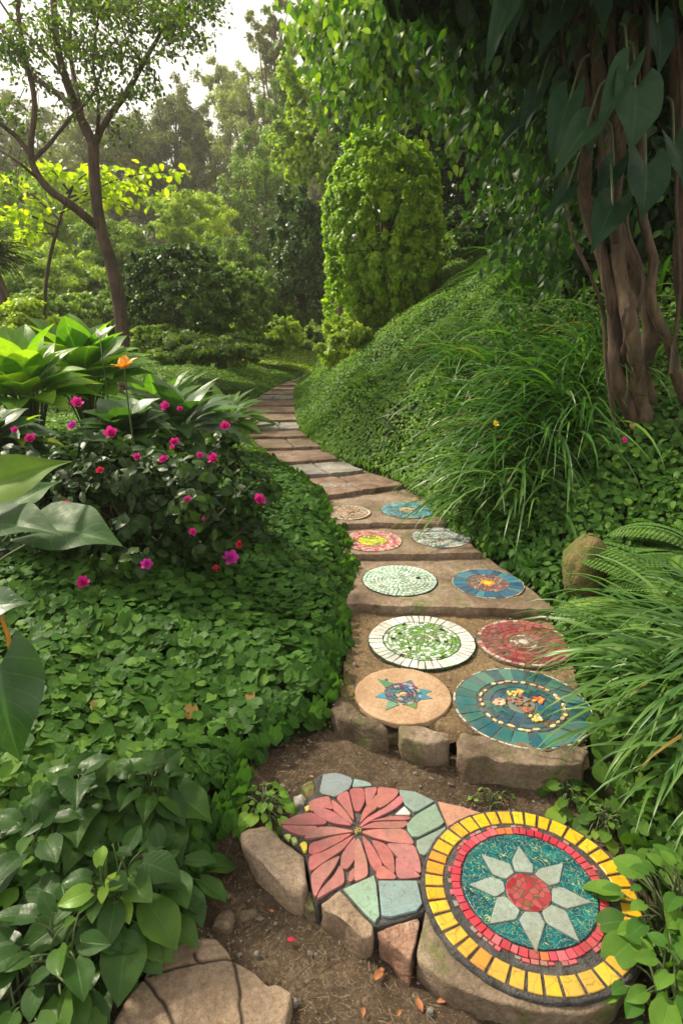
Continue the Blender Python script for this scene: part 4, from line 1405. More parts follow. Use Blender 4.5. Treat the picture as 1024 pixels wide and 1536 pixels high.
def spray(name, label, cx, cy, n, L, mat, T=T_BROAD, wid=1.0, el=(.2, 1.2), seed=1, r0=.1, dark=(0, 1), zoff=0, stemh=.15):
    """rosette of long leaves rising and arching out"""
    r = np.random.default_rng(seed)
    zb = hz(cx, cy)
    e = empty(name, (cx, cy, zb), label, 'plant', 'large leaved plants behind the pink flower bush')
    ms, ml = MB(), MB()
    for i in range(n):
        a = i * 2.399 + r.uniform(-.3, .3)
        q = (i + .5) / n
        ele = el[1] + (el[0] - el[1]) * q + r.uniform(-.12, .12)
        o_ = np.array([math.cos(a), math.sin(a), 0])
        b = np.array([cx, cy, zb + zoff]) + o_ * r0 * (.3 + q) + np.array([0, 0, stemh * (1.4 - q)])
        LL = L * r.uniform(.75, 1.1)
        d = o_ * math.cos(ele) + np.array([0, 0, math.sin(ele)])
        nh = nrm((np.array([0, 0, 1.0]) * math.cos(ele) - o_ * math.sin(ele) * .8 + np.array([0, -.2, .15]))[None])[0]
        tube(ms, [(cx, cy, zb), b * .5 + np.array([cx, cy, zb]) * .5 + np.array([0, 0, .02]), b], [.008, .007, .005], 5, 3)
        leaves(ml, T, b[None], d[None], nh[None], np.array([LL]), wid * r.uniform(.85, 1.2), np.array([dark[0] + (dark[1] - dark[0]) * r.random()]))
    ms.build('stems', M['stem'], e)
    ml.build('leaves', M[mat], e)
    return e


def at_ground(px, py, Y):
    p = dp(px, py, Y)
    return p[0], p[1]


cx, cy = at_ground(180, 600, 3.9)
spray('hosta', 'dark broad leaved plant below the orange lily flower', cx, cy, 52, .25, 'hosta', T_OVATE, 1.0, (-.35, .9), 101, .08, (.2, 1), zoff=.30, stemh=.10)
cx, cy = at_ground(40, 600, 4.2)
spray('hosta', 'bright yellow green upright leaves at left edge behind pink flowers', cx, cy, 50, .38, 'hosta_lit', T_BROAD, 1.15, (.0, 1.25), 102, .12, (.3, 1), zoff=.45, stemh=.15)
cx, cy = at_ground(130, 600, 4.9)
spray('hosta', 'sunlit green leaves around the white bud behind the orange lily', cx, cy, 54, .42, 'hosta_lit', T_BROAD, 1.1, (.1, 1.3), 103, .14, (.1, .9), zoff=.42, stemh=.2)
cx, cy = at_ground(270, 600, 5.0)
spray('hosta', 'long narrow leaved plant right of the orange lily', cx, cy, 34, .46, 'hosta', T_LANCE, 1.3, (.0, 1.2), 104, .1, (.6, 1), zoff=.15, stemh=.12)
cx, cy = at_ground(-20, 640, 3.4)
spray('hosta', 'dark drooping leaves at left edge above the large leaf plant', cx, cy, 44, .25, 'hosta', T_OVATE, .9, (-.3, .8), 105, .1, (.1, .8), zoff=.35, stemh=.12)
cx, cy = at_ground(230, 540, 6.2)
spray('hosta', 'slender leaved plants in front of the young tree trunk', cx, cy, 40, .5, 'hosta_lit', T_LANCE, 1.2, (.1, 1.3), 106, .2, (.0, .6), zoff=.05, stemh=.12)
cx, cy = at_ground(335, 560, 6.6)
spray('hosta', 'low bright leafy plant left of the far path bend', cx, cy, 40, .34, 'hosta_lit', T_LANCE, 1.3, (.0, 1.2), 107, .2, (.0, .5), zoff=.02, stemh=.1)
q = gp(40, 605, .95)
p = dp(35, 618, 3.5)
clump('yellow_shoot', 'yellow green leaf rosette at left above the magenta flowers', 'plant', p[0], p[1], 9, .15, .07, p[2] - hz(p[0], p[1]), T_BROAD, 'yellow', 1.1, 110, dark=(.0, .5))


def flower(parent_or_none, P, r, mat, name='flower', layers=2, npet=5, seed=0, nh=None, T=T_PETAL, up=.5):
    rr = np.random.default_rng(seed)
    mb = MB()
    n0 = np.array([rr.uniform(-.4, .4), -.8, .7]) if nh is None else np.asarray(nh, float)
    n0 = n0 / np.linalg.norm(n0)
    a = np.cross(n0, [0.1, 0, 1.0])
    a /= np.linalg.norm(a)
    b = np.cross(n0, a)
    PP, DD, NN, SS = [], [], [], []
    for l in range(layers):
        for k in range(npet):
            an = k / npet * 6.283 + l * .6 + rr.uniform(-.2, .2)
            o_ = a * math.cos(an) + b * math.sin(an)
            d = o_ + n0 * (up + l * .7)
            PP.append(P + o_ * r * .05)
            DD.append(d)
            NN.append(n0 - o_ * .5 + rr.normal(0, .35, 3))
            SS.append(r * (1 - .22 * l) * rr.uniform(.85, 1.1))
    leaves(mb, T, np.array(PP), np.array(DD), np.array(NN), np.array(SS), 1.3)
    return mb.build(name, mat, parent_or_none)


# lily
pf = dp(187, 552, 3.62)
e = empty('lily', (pf[0], pf[1] + .05, hz(pf[0], pf[1])), 'orange lily flower above the dark broad leaves', 'flower')
mb = MB()
tube(mb, [(pf[0], pf[1] + .05, hz(pf[0], pf[1])), (pf[0] - .01, pf[1] + .03, pf[2] - .2), pf], [.006, .005, .004], 6, 4)
mb.build('stem', M['stem'], e)
flower(e, pf, .085, M['orange'], 'blossom', 1, 6, 3, (-.1, -.25, .9), T_BROAD, 1.0)
pf = dp(150, 506, 4.5)
e = empty('white_bud', (pf[0], pf[1] + .05, hz(pf[0], pf[1])), 'white flower bud standing among the sunlit leaves', 'flower')
mb = MB()
tube(mb, [(pf[0], pf[1] + .05, hz(pf[0], pf[1])), pf], [.006, .004], 6, 4)
mb.build('stem', M['stem'], e)
flower(e, pf, .06, M['white'], 'blossom', 1, 5, 5, (.2, -.2, 1), T_BROAD, 2.2)

# ================= pink flower bush =================
BUSH_Y = 2.95
bc = dp(215, 765, BUSH_Y + .1)
e = empty('flowering_bush', (bc[0], bc[1], hz(bc[0], bc[1])), 'dark leaved bush with scattered pink and magenta blossoms', 'bush')
rb = np.array([.66, .62, .42])
bz = hz(bc[0], bc[1])


def blob_leaves(mb, c, rad, n, size, T, r, shell=(.55, 1.0), tilt=.6, clumps=60, cr=.16, droop=.3, zmin=None, zdark=.6, flat=.8, facing=None):
    """leaves in clumps spread through an ellipsoid's outer volume"""
    c, rad = np.asarray(c, float), np.asarray(rad, float)
    cl = nrm(r.normal(0, 1, (clumps, 3)))
    rr = r.uniform(shell[0], shell[1], clumps) * (1 + .14 * fbm(cl * 2.0, 2, int(r.integers(1000))))
    cp = cl * rr[:, None]
    k = r.integers(0, clumps, n)
    cs = r.uniform(.6, 1.3, clumps) * cr
    off = nrm(r.normal(0, 1, (n, 3))) * (r.random(n) ** .5)[:, None] * cs[k][:, None]
    off[:, 2] *= flat
    u = cp[k] + off
    P = c + u * rad
    out = nrm(u * (1 / rad) * rad.mean())
    Nn = nrm(nrm(off) * .9 + out * .5 + np.array([0, 0, .45]) + r.normal(0, tilt, (n, 3)))
    D = r.normal(0, 1, (n, 3)) + out * .5 - np.array([0, 0, droop])
    D = nrm(D - Nn * (D * Nn).sum(1)[:, None] * .8)
    S = size * r.uniform(.65, 1.25, n)
    crnd = r.random(clumps)
    rnd = np.clip(.45 * crnd[k] + .55 * r.random(n), 0, .97)
    if zmin is not None:
        kk = P[:, 2] > zmin
        P, D, Nn, S, rnd = P[kk], D[kk], Nn[kk], S[kk], rnd[kk]
    leaves(mb, T, P, D, Nn, S, r.uniform(.8, 1.25, len(P)), rnd)
    return cp * rad + c


r = np.random.default_rng(200)
mb = MB()
cp = blob_leaves(mb, (bc[0], bc[1], bz + .28), rb, 6500, .050, T_OVATE, r, (.35, 1.0), .5, 130, .17, .5, bz - .02)
cp2 = blob_leaves(mb, (bc[0] - .75, bc[1] + .15, bz + .18), (.5, .5, .36), 2500, .05, T_OVATE, r, (.35, 1.0), .5, 50, .2, .5, bz - .02)
mb.build('leaves', M['rose'], e)
mb = MB()
for q in list(cp[:70]) + list(cp2[:20]):
    if q[2] < bz + .1:
        continue
    s_ = np.array([bc[0] + (q[0] - bc[0]) * .2, bc[1] + (q[1] - bc[1]) * .2, bz])
    tube(mb, [s_, (s_ + q) / 2 + r.normal(0, .05, 3), q], [.008, .005, .002], 5, 4)
mb.build('branches', M['twig'], e)
FL = [(118, 606, 11, 'pink'), (24, 646, 9, 'pink'), (46, 659, 10, 'pink'), (110, 640, 10, 'magenta'), (167, 651, 12, 'pink'), (206, 686, 10, 'pink'), (250, 611, 12, 'pink'), (270, 614, 8, 'pink'),
      (262, 664, 10, 'pink'), (259, 672, 7, 'pink'), (338, 640, 12, 'pink'), (321, 689, 11, 'pink'), (300, 684, 7, 'pink'), (281, 750, 9, 'pink'), (389, 750, 12, 'pink'), (289, 799, 8, 'pink'),
      (98, 762, 12, 'pink'), (220, 847, 12, 'magenta'), (345, 838, 15, 'magenta'), (360, 817, 9, 'red'), (125, 875, 13, 'pink'), (151, 706, 8, 'red'), (246, 690, 9, 'pink'), (306, 779, 5, 'pink'), (325, 853, 7, 'red')]
for i, (fx_, fy_, fr_, mt) in enumerate(FL):
    # distance at which that sight line meets the bush
    Yb = 2.3
    for Yt in np.arange(2.2, 3.7, .02):
        p = dp(fx_, fy_, Yt)
        q1 = ((p - np.array([bc[0], bc[1], bz + .28])) / (rb * 1.04))
        q2 = ((p - np.array([bc[0] - .75, bc[1] + .15, bz + .18])) / np.array([.52, .52, .38]))
        if q1 @ q1 < 1 or q2 @ q2 < 1:
            Yb = Yt
            break
    else:
        Yb = 3.1
    p = dp(fx_, fy_, Yb - .02)
    flower(e, p, pxs(fr_, fx_, fy_, Yb) * random.uniform(.68, 1.0), M[mt], 'flower', 3 if fr_ > 8 else 2, 6, 300 + i)
p = dp(935, 661, 3.1)
o = flower(None, p, .018, M['pink'], 'blossom', 2, 5, 5)
tag(o, 'tiny pink blossom at the foot of the twisted trunks', 'blossom')

# ================= grasses =================


def blades(mb, base, az, L, e0, e1, W, r, nseg=8, rnd=None):
    n = len(L)
    s = np.linspace(0, 1, nseg + 1)
    ang = e0[:, None] + (e1 - e0)[:, None] * (s[None] ** 1.3)
    az = np.broadcast_to(az, (n,))
    azs = az[:, None] + (r.uniform(-.25, .25, n))[:, None] * s[None]
    step = (L / nseg)[:, None]
    dx = np.cos(ang) * np.cos(azs) * step
    dy = np.cos(ang) * np.sin(azs) * step
    dz = np.sin(ang) * step
    P = np.zeros((n, nseg + 1, 3))
    P[:, 1:, 0] = np.cumsum(dx[:, :-1], 1)
    P[:, 1:, 1] = np.cumsum(dy[:, :-1], 1)
    P[:, 1:, 2] = np.cumsum(dz[:, :-1], 1)
    P += base[:, None, :]
    side = np.stack([-np.sin(azs), np.cos(azs), np.zeros_like(azs)], -1)
    tw = r.uniform(-.6, .6, n)[:, None, None]
    up = np.stack([-np.sin(ang) * np.cos(azs), -np.sin(ang) * np.sin(azs), np.cos(ang)], -1)
    side = side * np.cos(tw) + up * np.sin(tw)
    wp = np.minimum(1, .45 + s * 2.5) * (1 - s ** 2.2) + .02
    w_ = W[:, None] * wp[None]
    A = P + side * w_[:, :, None]
    B = P - side * w_[:, :, None]
    Cc = P - up * w_[:, :, None] * .35
    V = np.stack([A, Cc, B], 2)
    k = (nseg + 1) * 3
    i = np.arange(nseg)[:, None] * 3
    j = np.arange(2)[None]
    q = np.stack([i + j, i + j + 1, i + j + 4, i + j + 3], -1).reshape(-1, 4)
    FF = (q[None] + (np.arange(n) * k)[:, None, None]).reshape(-1, 4)
    at = np.zeros((n, nseg + 1, 3, 3))
    at[..., 0] = (r.random(n) if rnd is None else rnd)[:, None, None]
    at[..., 1] = s[None, :, None]
    at[..., 2] = np.array([1, 0, -1])[None, None, :]
    mb.add(V.reshape(-1, 3), FF, at.reshape(-1, 3))


def tussock(label, x, y, n, L, W, mat, seed, lean=None, spread=.12, e0=(.35, 1.3), e1=(-1.35, -.4), zoff=0, cone=3.14):
    r = np.random.default_rng(seed)
    z = hz(x, y) + zoff
    mb = MB()
    az = r.uniform(-cone, cone, n) + (lean if lean is not None else 0)
    bx = x + r.normal(0, spread, n)
    by = y + r.normal(0, spread, n)
    base = np.stack([bx, by, H(bx, by) + zoff - .01], 1)
    blades(mb, base, az, L * r.uniform(.55, 1.1, n), r.uniform(*e0, n), r.uniform(*e1, n), W * r.uniform(.6, 1.2, n), r, 9)
    o = mb.build('grass_tussock', M[mat])
    # origin at the foot of the plant
    tag(o, label, 'grass clump', 'arching grass clumps on the slope')
    return o


LW = 3.5   # leaning towards the path (-x, slightly towards the camera)
tussock('big grass clump arching over the path below the twisted trunks', *at_ground(830, 640, 4.0), 341, 0.95, 0.0123, 'grass', 400, LW, .17, cone=1.5)
tussock('grass clump whose tips reach the grey speckled disc', *at_ground(790, 690, 3.7), 198, 0.81, 0.0123, 'grass2', 401, LW, .14, cone=1.1)
tussock('upright grass clump directly left of the twisted trunks', *at_ground(880, 600, 4.3), 264, 0.95, 0.0123, 'grass', 402, LW - .2, .2, cone=2.0)
tussock('far arching grass clump above the fine leaved slope', *at_ground(740, 600, 5.0), 138, 0.90, 0.0116, 'grass', 403, LW, .2, cone=1.4)
tussock('high grass clump below the dark hanging leaves', *at_ground(850, 490, 5.8), 158, 1.06, 0.0145, 'grass', 404, LW, .3, cone=1.8)
tussock('lush grass clump leaning over the teal mosaic disc from the right edge', *at_ground(1085, 1040, 1.85), 231, 0.69, 0.0123, 'grass2', 405, LW - .25, .12, e0=(.5, 1.4), cone=1.2)
tussock('lowest grass clump at right edge above the yellow ring mosaic', *at_ground(1090, 1120, 1.65), 198, 0.58, 0.0116, 'grass2', 406, LW - .1, .10, e0=(.4, 1.3), cone=1.2)

# ================= ferns =================


def fern(label, x, y, n, L, seed, lean=LW, cone=1.6, mat='fern', zoff=0.05):
    r = np.random.default_rng(seed)
    z = hz(x, y) + zoff
    e = empty('fern', (x, y, z), label, 'fern', 'ferns on the right slope')
    for i in range(n):
        a = lean + r.uniform(-cone, cone)
        e0_, e1_ = r.uniform(.5, 1.1), r.uniform(-.9, -.2)
        LL = L * r.uniform(.7, 1.1)
        ns_ = 26
        s = np.linspace(0, 1, ns_)
        ang = e0_ + (e1_ - e0_) * s
        st = LL / ns_
        P = np.cumsum(np.stack([np.cos(ang) * math.cos(a), np.cos(ang) * math.sin(a), np.sin(ang)], 1) * st, 0) + np.array([x, y, z])
        T_ = nrm(np.gradient(P, axis=0))
        side = np.array([-math.sin(a), math.cos(a), 0])
        up = np.cross(T_, side)
        up *= np.sign(up[:, 2:3] + 1e-6)
        mb = MB()
        tube(mb, P[::5], np.linspace(.0025, .0008, len(P[::5])), 4, 3)
        for sg in (-1, 1):
            ll = LL * .24 * np.sin(np.pi * np.clip(s * .9 + .12, 0, 1)) ** .8 + .006
            # each leaflet is itself lined with small pinnae
            D = side * sg + T_ * .45 - np.array([0, 0, .25])
            D = nrm(D)
            for q in np.linspace(.12, .95, 8):
                Pq = P + D * (ll * q)[:, None]
                for s2 in (-1, 1):
                    Dq = nrm(T_ * s2 * .9 + D * .7)
                    leaves(mb, T_DIAM, Pq[2:], Dq[2:], up[2:] + r.normal(0, .1, up[2:].shape), (ll * .26 * (1.1 - q * .75) + .003)[2:], 1.1, np.full(ns_ - 2, r.random()))
        mb.build('frond', M[mat], e)


fern('feathery fern arching above the teal mosaic disc at right', *at_ground(1030, 900, 2.15), 11, .50, 500)
fern('fern with drooping fronds at the right edge below the mossy rock', *at_ground(1040, 850, 2.35), 11, .50, 501)
fern('pale fern at right photo edge above the other ferns', *at_ground(1070, 800, 2.6), 10, .48, 502)

p = dp(880, 842, 2.62)
o = rock('mossy_rock', circ(.085, 40, p[:2]) * [1, 1], p[2] + .09, .24, M['mossy'], bevel=.06, bulge=.02, amp=.014, freq=9, seed=77, dome=.03)
tag(o, 'small mossy upright rock among the ground cover on the right', 'rock')
p = dp(905, 770, 2.75)
clump('bright_shoot', 'chartreuse broad leaf shoot above the mossy rock', 'plant', p[0], p[1], 9, .10, .04, .14, T_OVATE, 'bright', 1.0, 120, dark=(.2, .7))

# ================= twisted trunks on the right =================
TB = dp(965, 655, 3.55)
e = empty('twisted_tree', (TB[0], TB[1], hz(TB[0], TB[1])), 'multi stemmed tree with twisted reddish trunks and large dark leaves', 'tree')


def strand(pts, rad_px, mat, seed, name='trunk', rough=.22, Y=3.55):
    P, R = [], []
    rs = np.random.default_rng(seed + 70)
    for k, q in enumerate(pts):
        q = (q[0] + rs.uniform(-10, 10), q[1], (q[2] if len(q) > 2 else 0) + rs.uniform(-.04, .04))
        Yq = Y + q[2]
        P.append(dp(q[0], q[1], Yq))
        rp = rad_px[0] + (rad_px[1] - rad_px[0]) * k / (len(pts) - 1)
        R.append(pxs(rp * .66, q[0], q[1], Yq))
    mb = MB()
    tube(mb, P, R, 14, 9, rough, seed=seed)
    return mb.build(name, M[mat], e)


strand([(968, 690, 0), (948, 640, 0), (930, 570, .0), (922, 510, .02), (915, 450, .03), (895, 380, .05), (880, 300, .05), (872, 200, .0), (868, 90, .0), (850, -60, .0)], (17, 12), 'bark_red', 1)
strand([(1000, 690, .02), (972, 630, .03), (948, 560, -.02), (946, 500, -.08), (935, 430, -.06), (915, 350, .0), (903, 270, .05), (905, 160, .06), (885, 60, .0), (880, -60, 0)], (19, 13), 'bark', 2)
strand([(960, 700, .1), (975, 620, .12), (965, 560, .15), (970, 490, .1), (945, 420, .1), (930, 330, .12), (925, 240, .15), (940, 120, .1), (950, -50, .1)], (24, 16), 'bark', 3)
strand([(1050, 640, .05), (1018, 590, .0), (1003, 520, -.03), (985, 450, -.03), (970, 390, .0), (962, 320, .02), (958, 200, .08), (965, 60, .1), (970, -60, .1)], (13, 8), 'bark', 4)
strand([(1075, 600, .2), (1050, 520, .2), (1030, 430, .2), (1022, 300, .2), (1020, 150, .15), (1024, -60, .1)], (18, 14), 'bark_red', 6)
strand([(925, 560, .04), (948, 480, -.12), (932, 400, .08), (915, 330, -.06), (930, 250, .1), (912, 150, -.02), (925, 30, .05), (930, -60, .05)], (10, 8), 'bark_red', 7)
strand([(1090, 640, -.05), (1050, 622, -.08), (1012, 640, -.1), (985, 668, -.06), (965, 690, 0)], (15, 14), 'bark', 8, 'root')
strand([(1060, 680, .0), (1020, 655, -.02), (990, 640, 0), (972, 610, .05)], (11, 9), 'bark_red', 9, 'root')
for k_, pp in enumerate([[(905, 470), (897, 380), (908, 250), (897, 120), (905, -60)], [(1012, 560), (1018, 430), (1008, 300), (1015, 150), (1010, -60)],
                           [(948, 520), (958, 420), (948, 330), (956, 200), (945, -60)], [(930, 640), (915, 540), (905, 470), (888, 420), (862, 330), (850, 180), (840, -60)]]):
    strand([(a_, b_, -.07) for a_, b_ in pp], (4.5, 3.5), 'bark_red', 40 + k_, 'vine', .15)
# large hanging leaves of the tree  (base px, tip px, width, distance)
BIG = [((952, 132), (945, 238), 1.0, 2.5, (.15, -1, .25)), ((968, 248), (962, 338), 1.0, 2.5, (.1, -1, .2)), ((918, 308), (884, 385), .75, 2.6, (-.3, -1, .2)), ((940, 105), (888, 215), .42, 2.5, (-.5, -.9, .2)),
       ((853, 152), (822, 262), .55, 2.7, (-.6, -.8, .1)), ((880, 190), (824, 275), .5, 2.5, (-.4, -.9, .3)), ((765, 0), (722, 122), .38, 2.6, (-.4, -1, .1)), ((772, -20), (756, 90), .35, 2.7, (.2, -1, .1)),
       ((985, 35), (990, 120), .7, 2.7, (.2, -1, .1)), ((1010, 215), (1030, 290), .9, 2.7, (.3, -1, .1)), ((805, 140), (770, 235), .34, 3.0, (-.4, -.9, .3)), ((795, 175), (735, 232), .36, 3.0, (-.4, -.8, .4)),
       ((920, 250), (893, 312), .6, 2.9, (-.3, -1, .3)), ((840, 20), (800, 100), .42, 3.0, (-.4, -1, .1)), ((900, -20), (905, 60), .5, 2.9, (0, -1, .1)), ((850, 285), (812, 345), .45, 3.1, (-.3, -1, .2))]
ms = MB()
r = np.random.default_rng(9)
for i, (b, t_, wd, Y, nh) in enumerate(BIG):
    ml = MB()
    B_, T_ = dp(b[0], b[1], Y + .08), dp(t_[0], t_[1], Y)
    T_ = B_ + (T_ - B_) * .88
    one_leaf(ml, T_HEART, B_, T_, wd * .95, nh, r.random())
    ml.build('large_leaf', M['darkbig'], e)
    Rt = dp(b[0] + 30 if b[0] < 900 else b[0] - 10, b[1] - 70, Y + .6)
    tube(ms, [Rt, (Rt + B_) / 2 + np.array([0, 0, .05]), B_], [.006, .005, .004], 5, 4)
ms.build('leaf_stalks', M['stem'], e)


# crown of dark leaves around and above the trunks, lance leaves hanging to the left
def hang(mb, pts, n, size, T, r, spread, droop=1.2, wid=1.0):
    pts = np.asarray(pts)
    k = r.integers(0, len(pts), n)
    P = pts[k] + r.normal(0, 1, (n, 3)) * spread
    D = nrm(r.normal(0, .55, (n, 3)) + np.array([-.25, -.2, -droop]))
    Nn = nrm(r.normal(0, .5, (n, 3)) + np.array([-.2, -.8, .5]))
    leaves(mb, T, P, D, Nn, size * r.uniform(.6, 1.2, n), wid, r.random(n))


r = np.random.default_rng(21)
mb = MB()
pts = [dp(x, y, Y) for x, y, Y in [(800, 330, 4.6), (780, 250, 4.8), (830, 400, 4.9), (790, 380, 4.7), (720, 20, 4.4), (760, 60, 3.6), (720, 120, 4.0), (800, 180, 3.8), (690, 60, 4.2), (740, 0, 3.5), (820, 80, 3.5), (780, 210, 4.2), (820, 260, 4.0), (860, 320, 4.0), (740, 130, 4.6),
                                   (650, 30, 4.4), (850, 20, 3.3), (780, 120, 4.0), (840, 200, 3.9), (1040, 300, 4.4), (1000, 460, 4.6), (1040, 520, 4.4), (780, 300, 4.5)]]
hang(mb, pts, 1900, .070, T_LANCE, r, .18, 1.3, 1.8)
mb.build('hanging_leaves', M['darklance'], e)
mb = MB()
for q in pts[:14]:
    s_ = dp(880, -40 + r.uniform(-40, 80), 3.6)
    tube(mb, [s_, (s_ + q) / 2 + np.array([0, 0, .12]), q], [.014, .009, .004], 6, 5, .1)
mb.build('branches', M['bark_red'], e)
# dense creeper and shade leaves behind and round the trunks
mb = MB()
cpx = dp(1010, 300, 4.5)
blob_leaves(mb, dp(990, 330, 4.9), (.85, .45, 1.5), 5200, .10, T_OVATE, r, (.3, 1.0), .6, 90, .22, .8)
blob_leaves(mb, dp(930, -60, 3.9), (1.2, 1.1, .55), 6500, .12, T_OVATE, r, (.3, 1.0), .6, 120, .22, .9)
blob_leaves(mb, dp(900, -260, 2.9), (1.3, .9, .35), 4500, .13, T_OVATE, r, (.3, 1.0), .6, 110, .22, .9)  # unseen leaf mass above the frame, added to shade the leaves below
mb.build('crown', M['darkleaf'], e)


# ================= trees and bushes =================
def woody(name, label, cat, cx, cy, rx, ry, Y, mat, n, leaf_px=9, T=T_DIAM, clumps=70, cr=.22, shell=(.55, 1.), seed=1, trunk=True, depth=1.0, group=None, tilt=.6, bark='bark', zmin=None, extra=None, tr=None):
    r = np.random.default_rng(seed)
    leaf_px, n, clumps, cr = leaf_px * .68, int(n * 2.1), int(clumps * 1.7), cr * .8
    c = dp(cx, cy, Y)
    R = np.array([pxs(rx, cx, cy, Y), pxs(rx, cx, cy, Y) * depth, pxs(ry, cx, cy, Y) * 1.0])
    zg = hz(c[0], Y)
    c[2] = max(c[2], zg + .35 * R[2])
    e = empty(name, (c[0], Y, zg), label, cat, group)
    mb = MB()
    cp = blob_leaves(mb, c, R, n, pxs(leaf_px, cx, cy, Y), T, r, shell, tilt, clumps, cr, .2, zg - .05)
    if extra:
        for (ex, ey, erx, ery, en) in extra:
            c2 = dp(ex, ey, Y)
            blob_leaves(mb, c2, (pxs(erx, cx, cy, Y), pxs(erx, cx, cy, Y), pxs(ery, cx, cy, Y)), en, pxs(leaf_px, cx, cy, Y), T, r, shell, tilt, max(8, clumps // 4), cr * 1.4, .2, zg - .05)
    mb.build('crown' if cat == 'tree' else 'foliage', M[mat], e)
    if trunk:
        mb = MB()
        tr_ = tr or max(.04, R[0] * .06)
        top = c + np.array([0, 0, R[2] * .5])
        b0 = np.array([c[0] + r.uniform(-.1, .1) * R[0], Y, zg - .1])
        mid = (b0 + top) / 2 + np.array([r.uniform(-.12, .12) * R[0], 0, 0])
        tube(mb, [b0, mid, top], [tr_, tr_ * .75, tr_ * .3], 8, 6, .1)
        for q in cp[::max(1, len(cp) // 14)]:
            s_ = b0 + (top - b0) * r.uniform(.35, .85)
            tube(mb, [s_, (s_ + q) / 2 + r.normal(0, .05, 3) * R[0], q], [tr_ * .4, tr_ * .25, tr_ * .08], 5, 4)
        mb.build('trunk', M[bark], e)
    return e


GB = 'trees and bushes behind the garden'
woody('dome_bush', 'tall domed bright green clipped bush right of the path end', 'bush', 572, 345, 92, 136, 8.8, 'dome', 42000, 8, T_OVAL, 420, .085, (.86, .97), 1001, tilt=.4, extra=[(572, 345, 74, 116, 18000), (575, 330, 40, 90, 6000), (520, 455, 38, 50, 3000)])
woody('round_bush', 'dark rounded bush behind the young tree', 'bush', 268, 440, 82, 72, 9.8, 'bushdark', 12000, 8, T_OVAL, 200, .10, (.8, 1.0), 1002, extra=[(266, 436, 66, 54, 6000)], trunk=False, group=GB)
woody('round_bush', 'green bush at right of the dark rounded bush', 'bush', 350, 462, 58, 62, 11.2, 'mid', 9000, 8, T_OVAL, 120, .13, (.7, 1.0), 1003, trunk=False, group=GB)
woody('bright_bush', 'small sunlit bush beside the lawn at path end', 'bush', 422, 502, 32, 28, 12.0, 'light', 3500, 7, T_OVAL, 40, .25, (.4, 1.0), 1004, trunk=False, group=GB)
woody('bright_bush', 'low bright bush below the rounded dark bush', 'bush', 345, 525, 55, 24, 8.8, 'mid', 4500, 8, T_OVAL, 50, .25, (.4, 1.0), 1005, trunk=False, group=GB)
woody('bright_bush', 'leafy green bush right behind the slender leaved plants', 'bush', 285, 522, 60, 24, 8.4, 'mid', 5500, 8, T_OVAL, 50, .25, (.4, 1.0), 1006, trunk=False, group=GB)
woody('bright_bush', 'yellowish bush at left edge behind upright leaves', 'bush', 20, 490, 70, 40, 7.5, 'light', 5500, 9, T_OVAL, 50, .25, (.4, 1.0), 1007, trunk=False, group=GB)
woody('bush', 'grassy light bush at the foot of the domed bush', 'bush', 520, 515, 45, 42, 8.3, 'light', 4500, 8, T_OVAL, 60, .25, (.4, 1.0), 1008, trunk=False, group=GB)
woody('bush', 'olive bush at right foot of the domed bush', 'bush', 650, 450, 70, 60, 9.6, 'mid', 6500, 8, T_OVAL, 70, .22, (.4, 1.0), 1009, trunk=False, group=GB)
for k_, (cx_, cy_, rx_, ry_, Y_, mt_, lab_) in enumerate([
        (215, 470, 50, 40, 12.5, 'mid', 'leafy shrub just right of the young tree trunk'), (130, 475, 62, 42, 12.8, 'mid', 'sunlit shrub just left of the young tree trunk'), (60, 470, 58, 40, 11.0, 'mid', 'green shrub between palm and young tree'),
        (330, 440, 55, 46, 14.5, 'light', 'pale green shrub behind the dark rounded bush'), (395, 455, 40, 48, 14.0, 'mid', 'mid green shrub where dark rounded bush meets the narrow tree'), (170, 440, 60, 40, 15.5, 'mid', 'shrub mound behind the young tree trunk'),
        (20, 430, 70, 50, 14.0, 'mid', 'shrub mound behind the palm'), (385, 500, 34, 34, 12.4, 'mid', 'rounded green bush left of the sunlit bush by the lawn'), (235, 512, 44, 22, 9.0, 'mid', 'low sunlit shrub below the dark rounded bush')]):
    woody('bush', lab_, 'bush', cx_, cy_, rx_, ry_, Y_, mt_, 5000, 8, T_OVAL, 70, .2, (.5, 1.0), 1040 + k_, trunk=False, group=GB)
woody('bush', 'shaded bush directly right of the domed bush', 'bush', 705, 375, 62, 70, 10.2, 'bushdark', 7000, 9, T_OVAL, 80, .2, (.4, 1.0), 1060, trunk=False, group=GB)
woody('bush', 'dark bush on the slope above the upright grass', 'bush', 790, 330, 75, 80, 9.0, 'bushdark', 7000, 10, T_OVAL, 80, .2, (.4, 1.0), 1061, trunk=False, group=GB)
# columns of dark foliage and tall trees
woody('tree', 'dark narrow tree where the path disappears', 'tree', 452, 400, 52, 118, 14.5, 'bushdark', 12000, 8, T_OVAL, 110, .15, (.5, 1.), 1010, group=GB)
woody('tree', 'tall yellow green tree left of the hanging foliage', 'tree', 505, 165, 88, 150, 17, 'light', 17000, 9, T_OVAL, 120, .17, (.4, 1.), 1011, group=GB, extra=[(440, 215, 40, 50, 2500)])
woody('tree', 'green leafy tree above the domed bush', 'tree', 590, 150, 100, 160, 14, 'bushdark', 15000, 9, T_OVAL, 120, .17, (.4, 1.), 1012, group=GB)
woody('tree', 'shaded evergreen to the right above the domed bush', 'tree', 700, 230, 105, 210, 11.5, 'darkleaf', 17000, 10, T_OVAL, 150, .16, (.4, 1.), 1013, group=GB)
woody('tree', 'very dark evergreen behind the twisted trunks', 'tree', 860, 200, 140, 240, 9.5, 'darkleaf', 17000, 12, T_OVAL, 150, .16, (.4, 1.), 1014, group=GB)
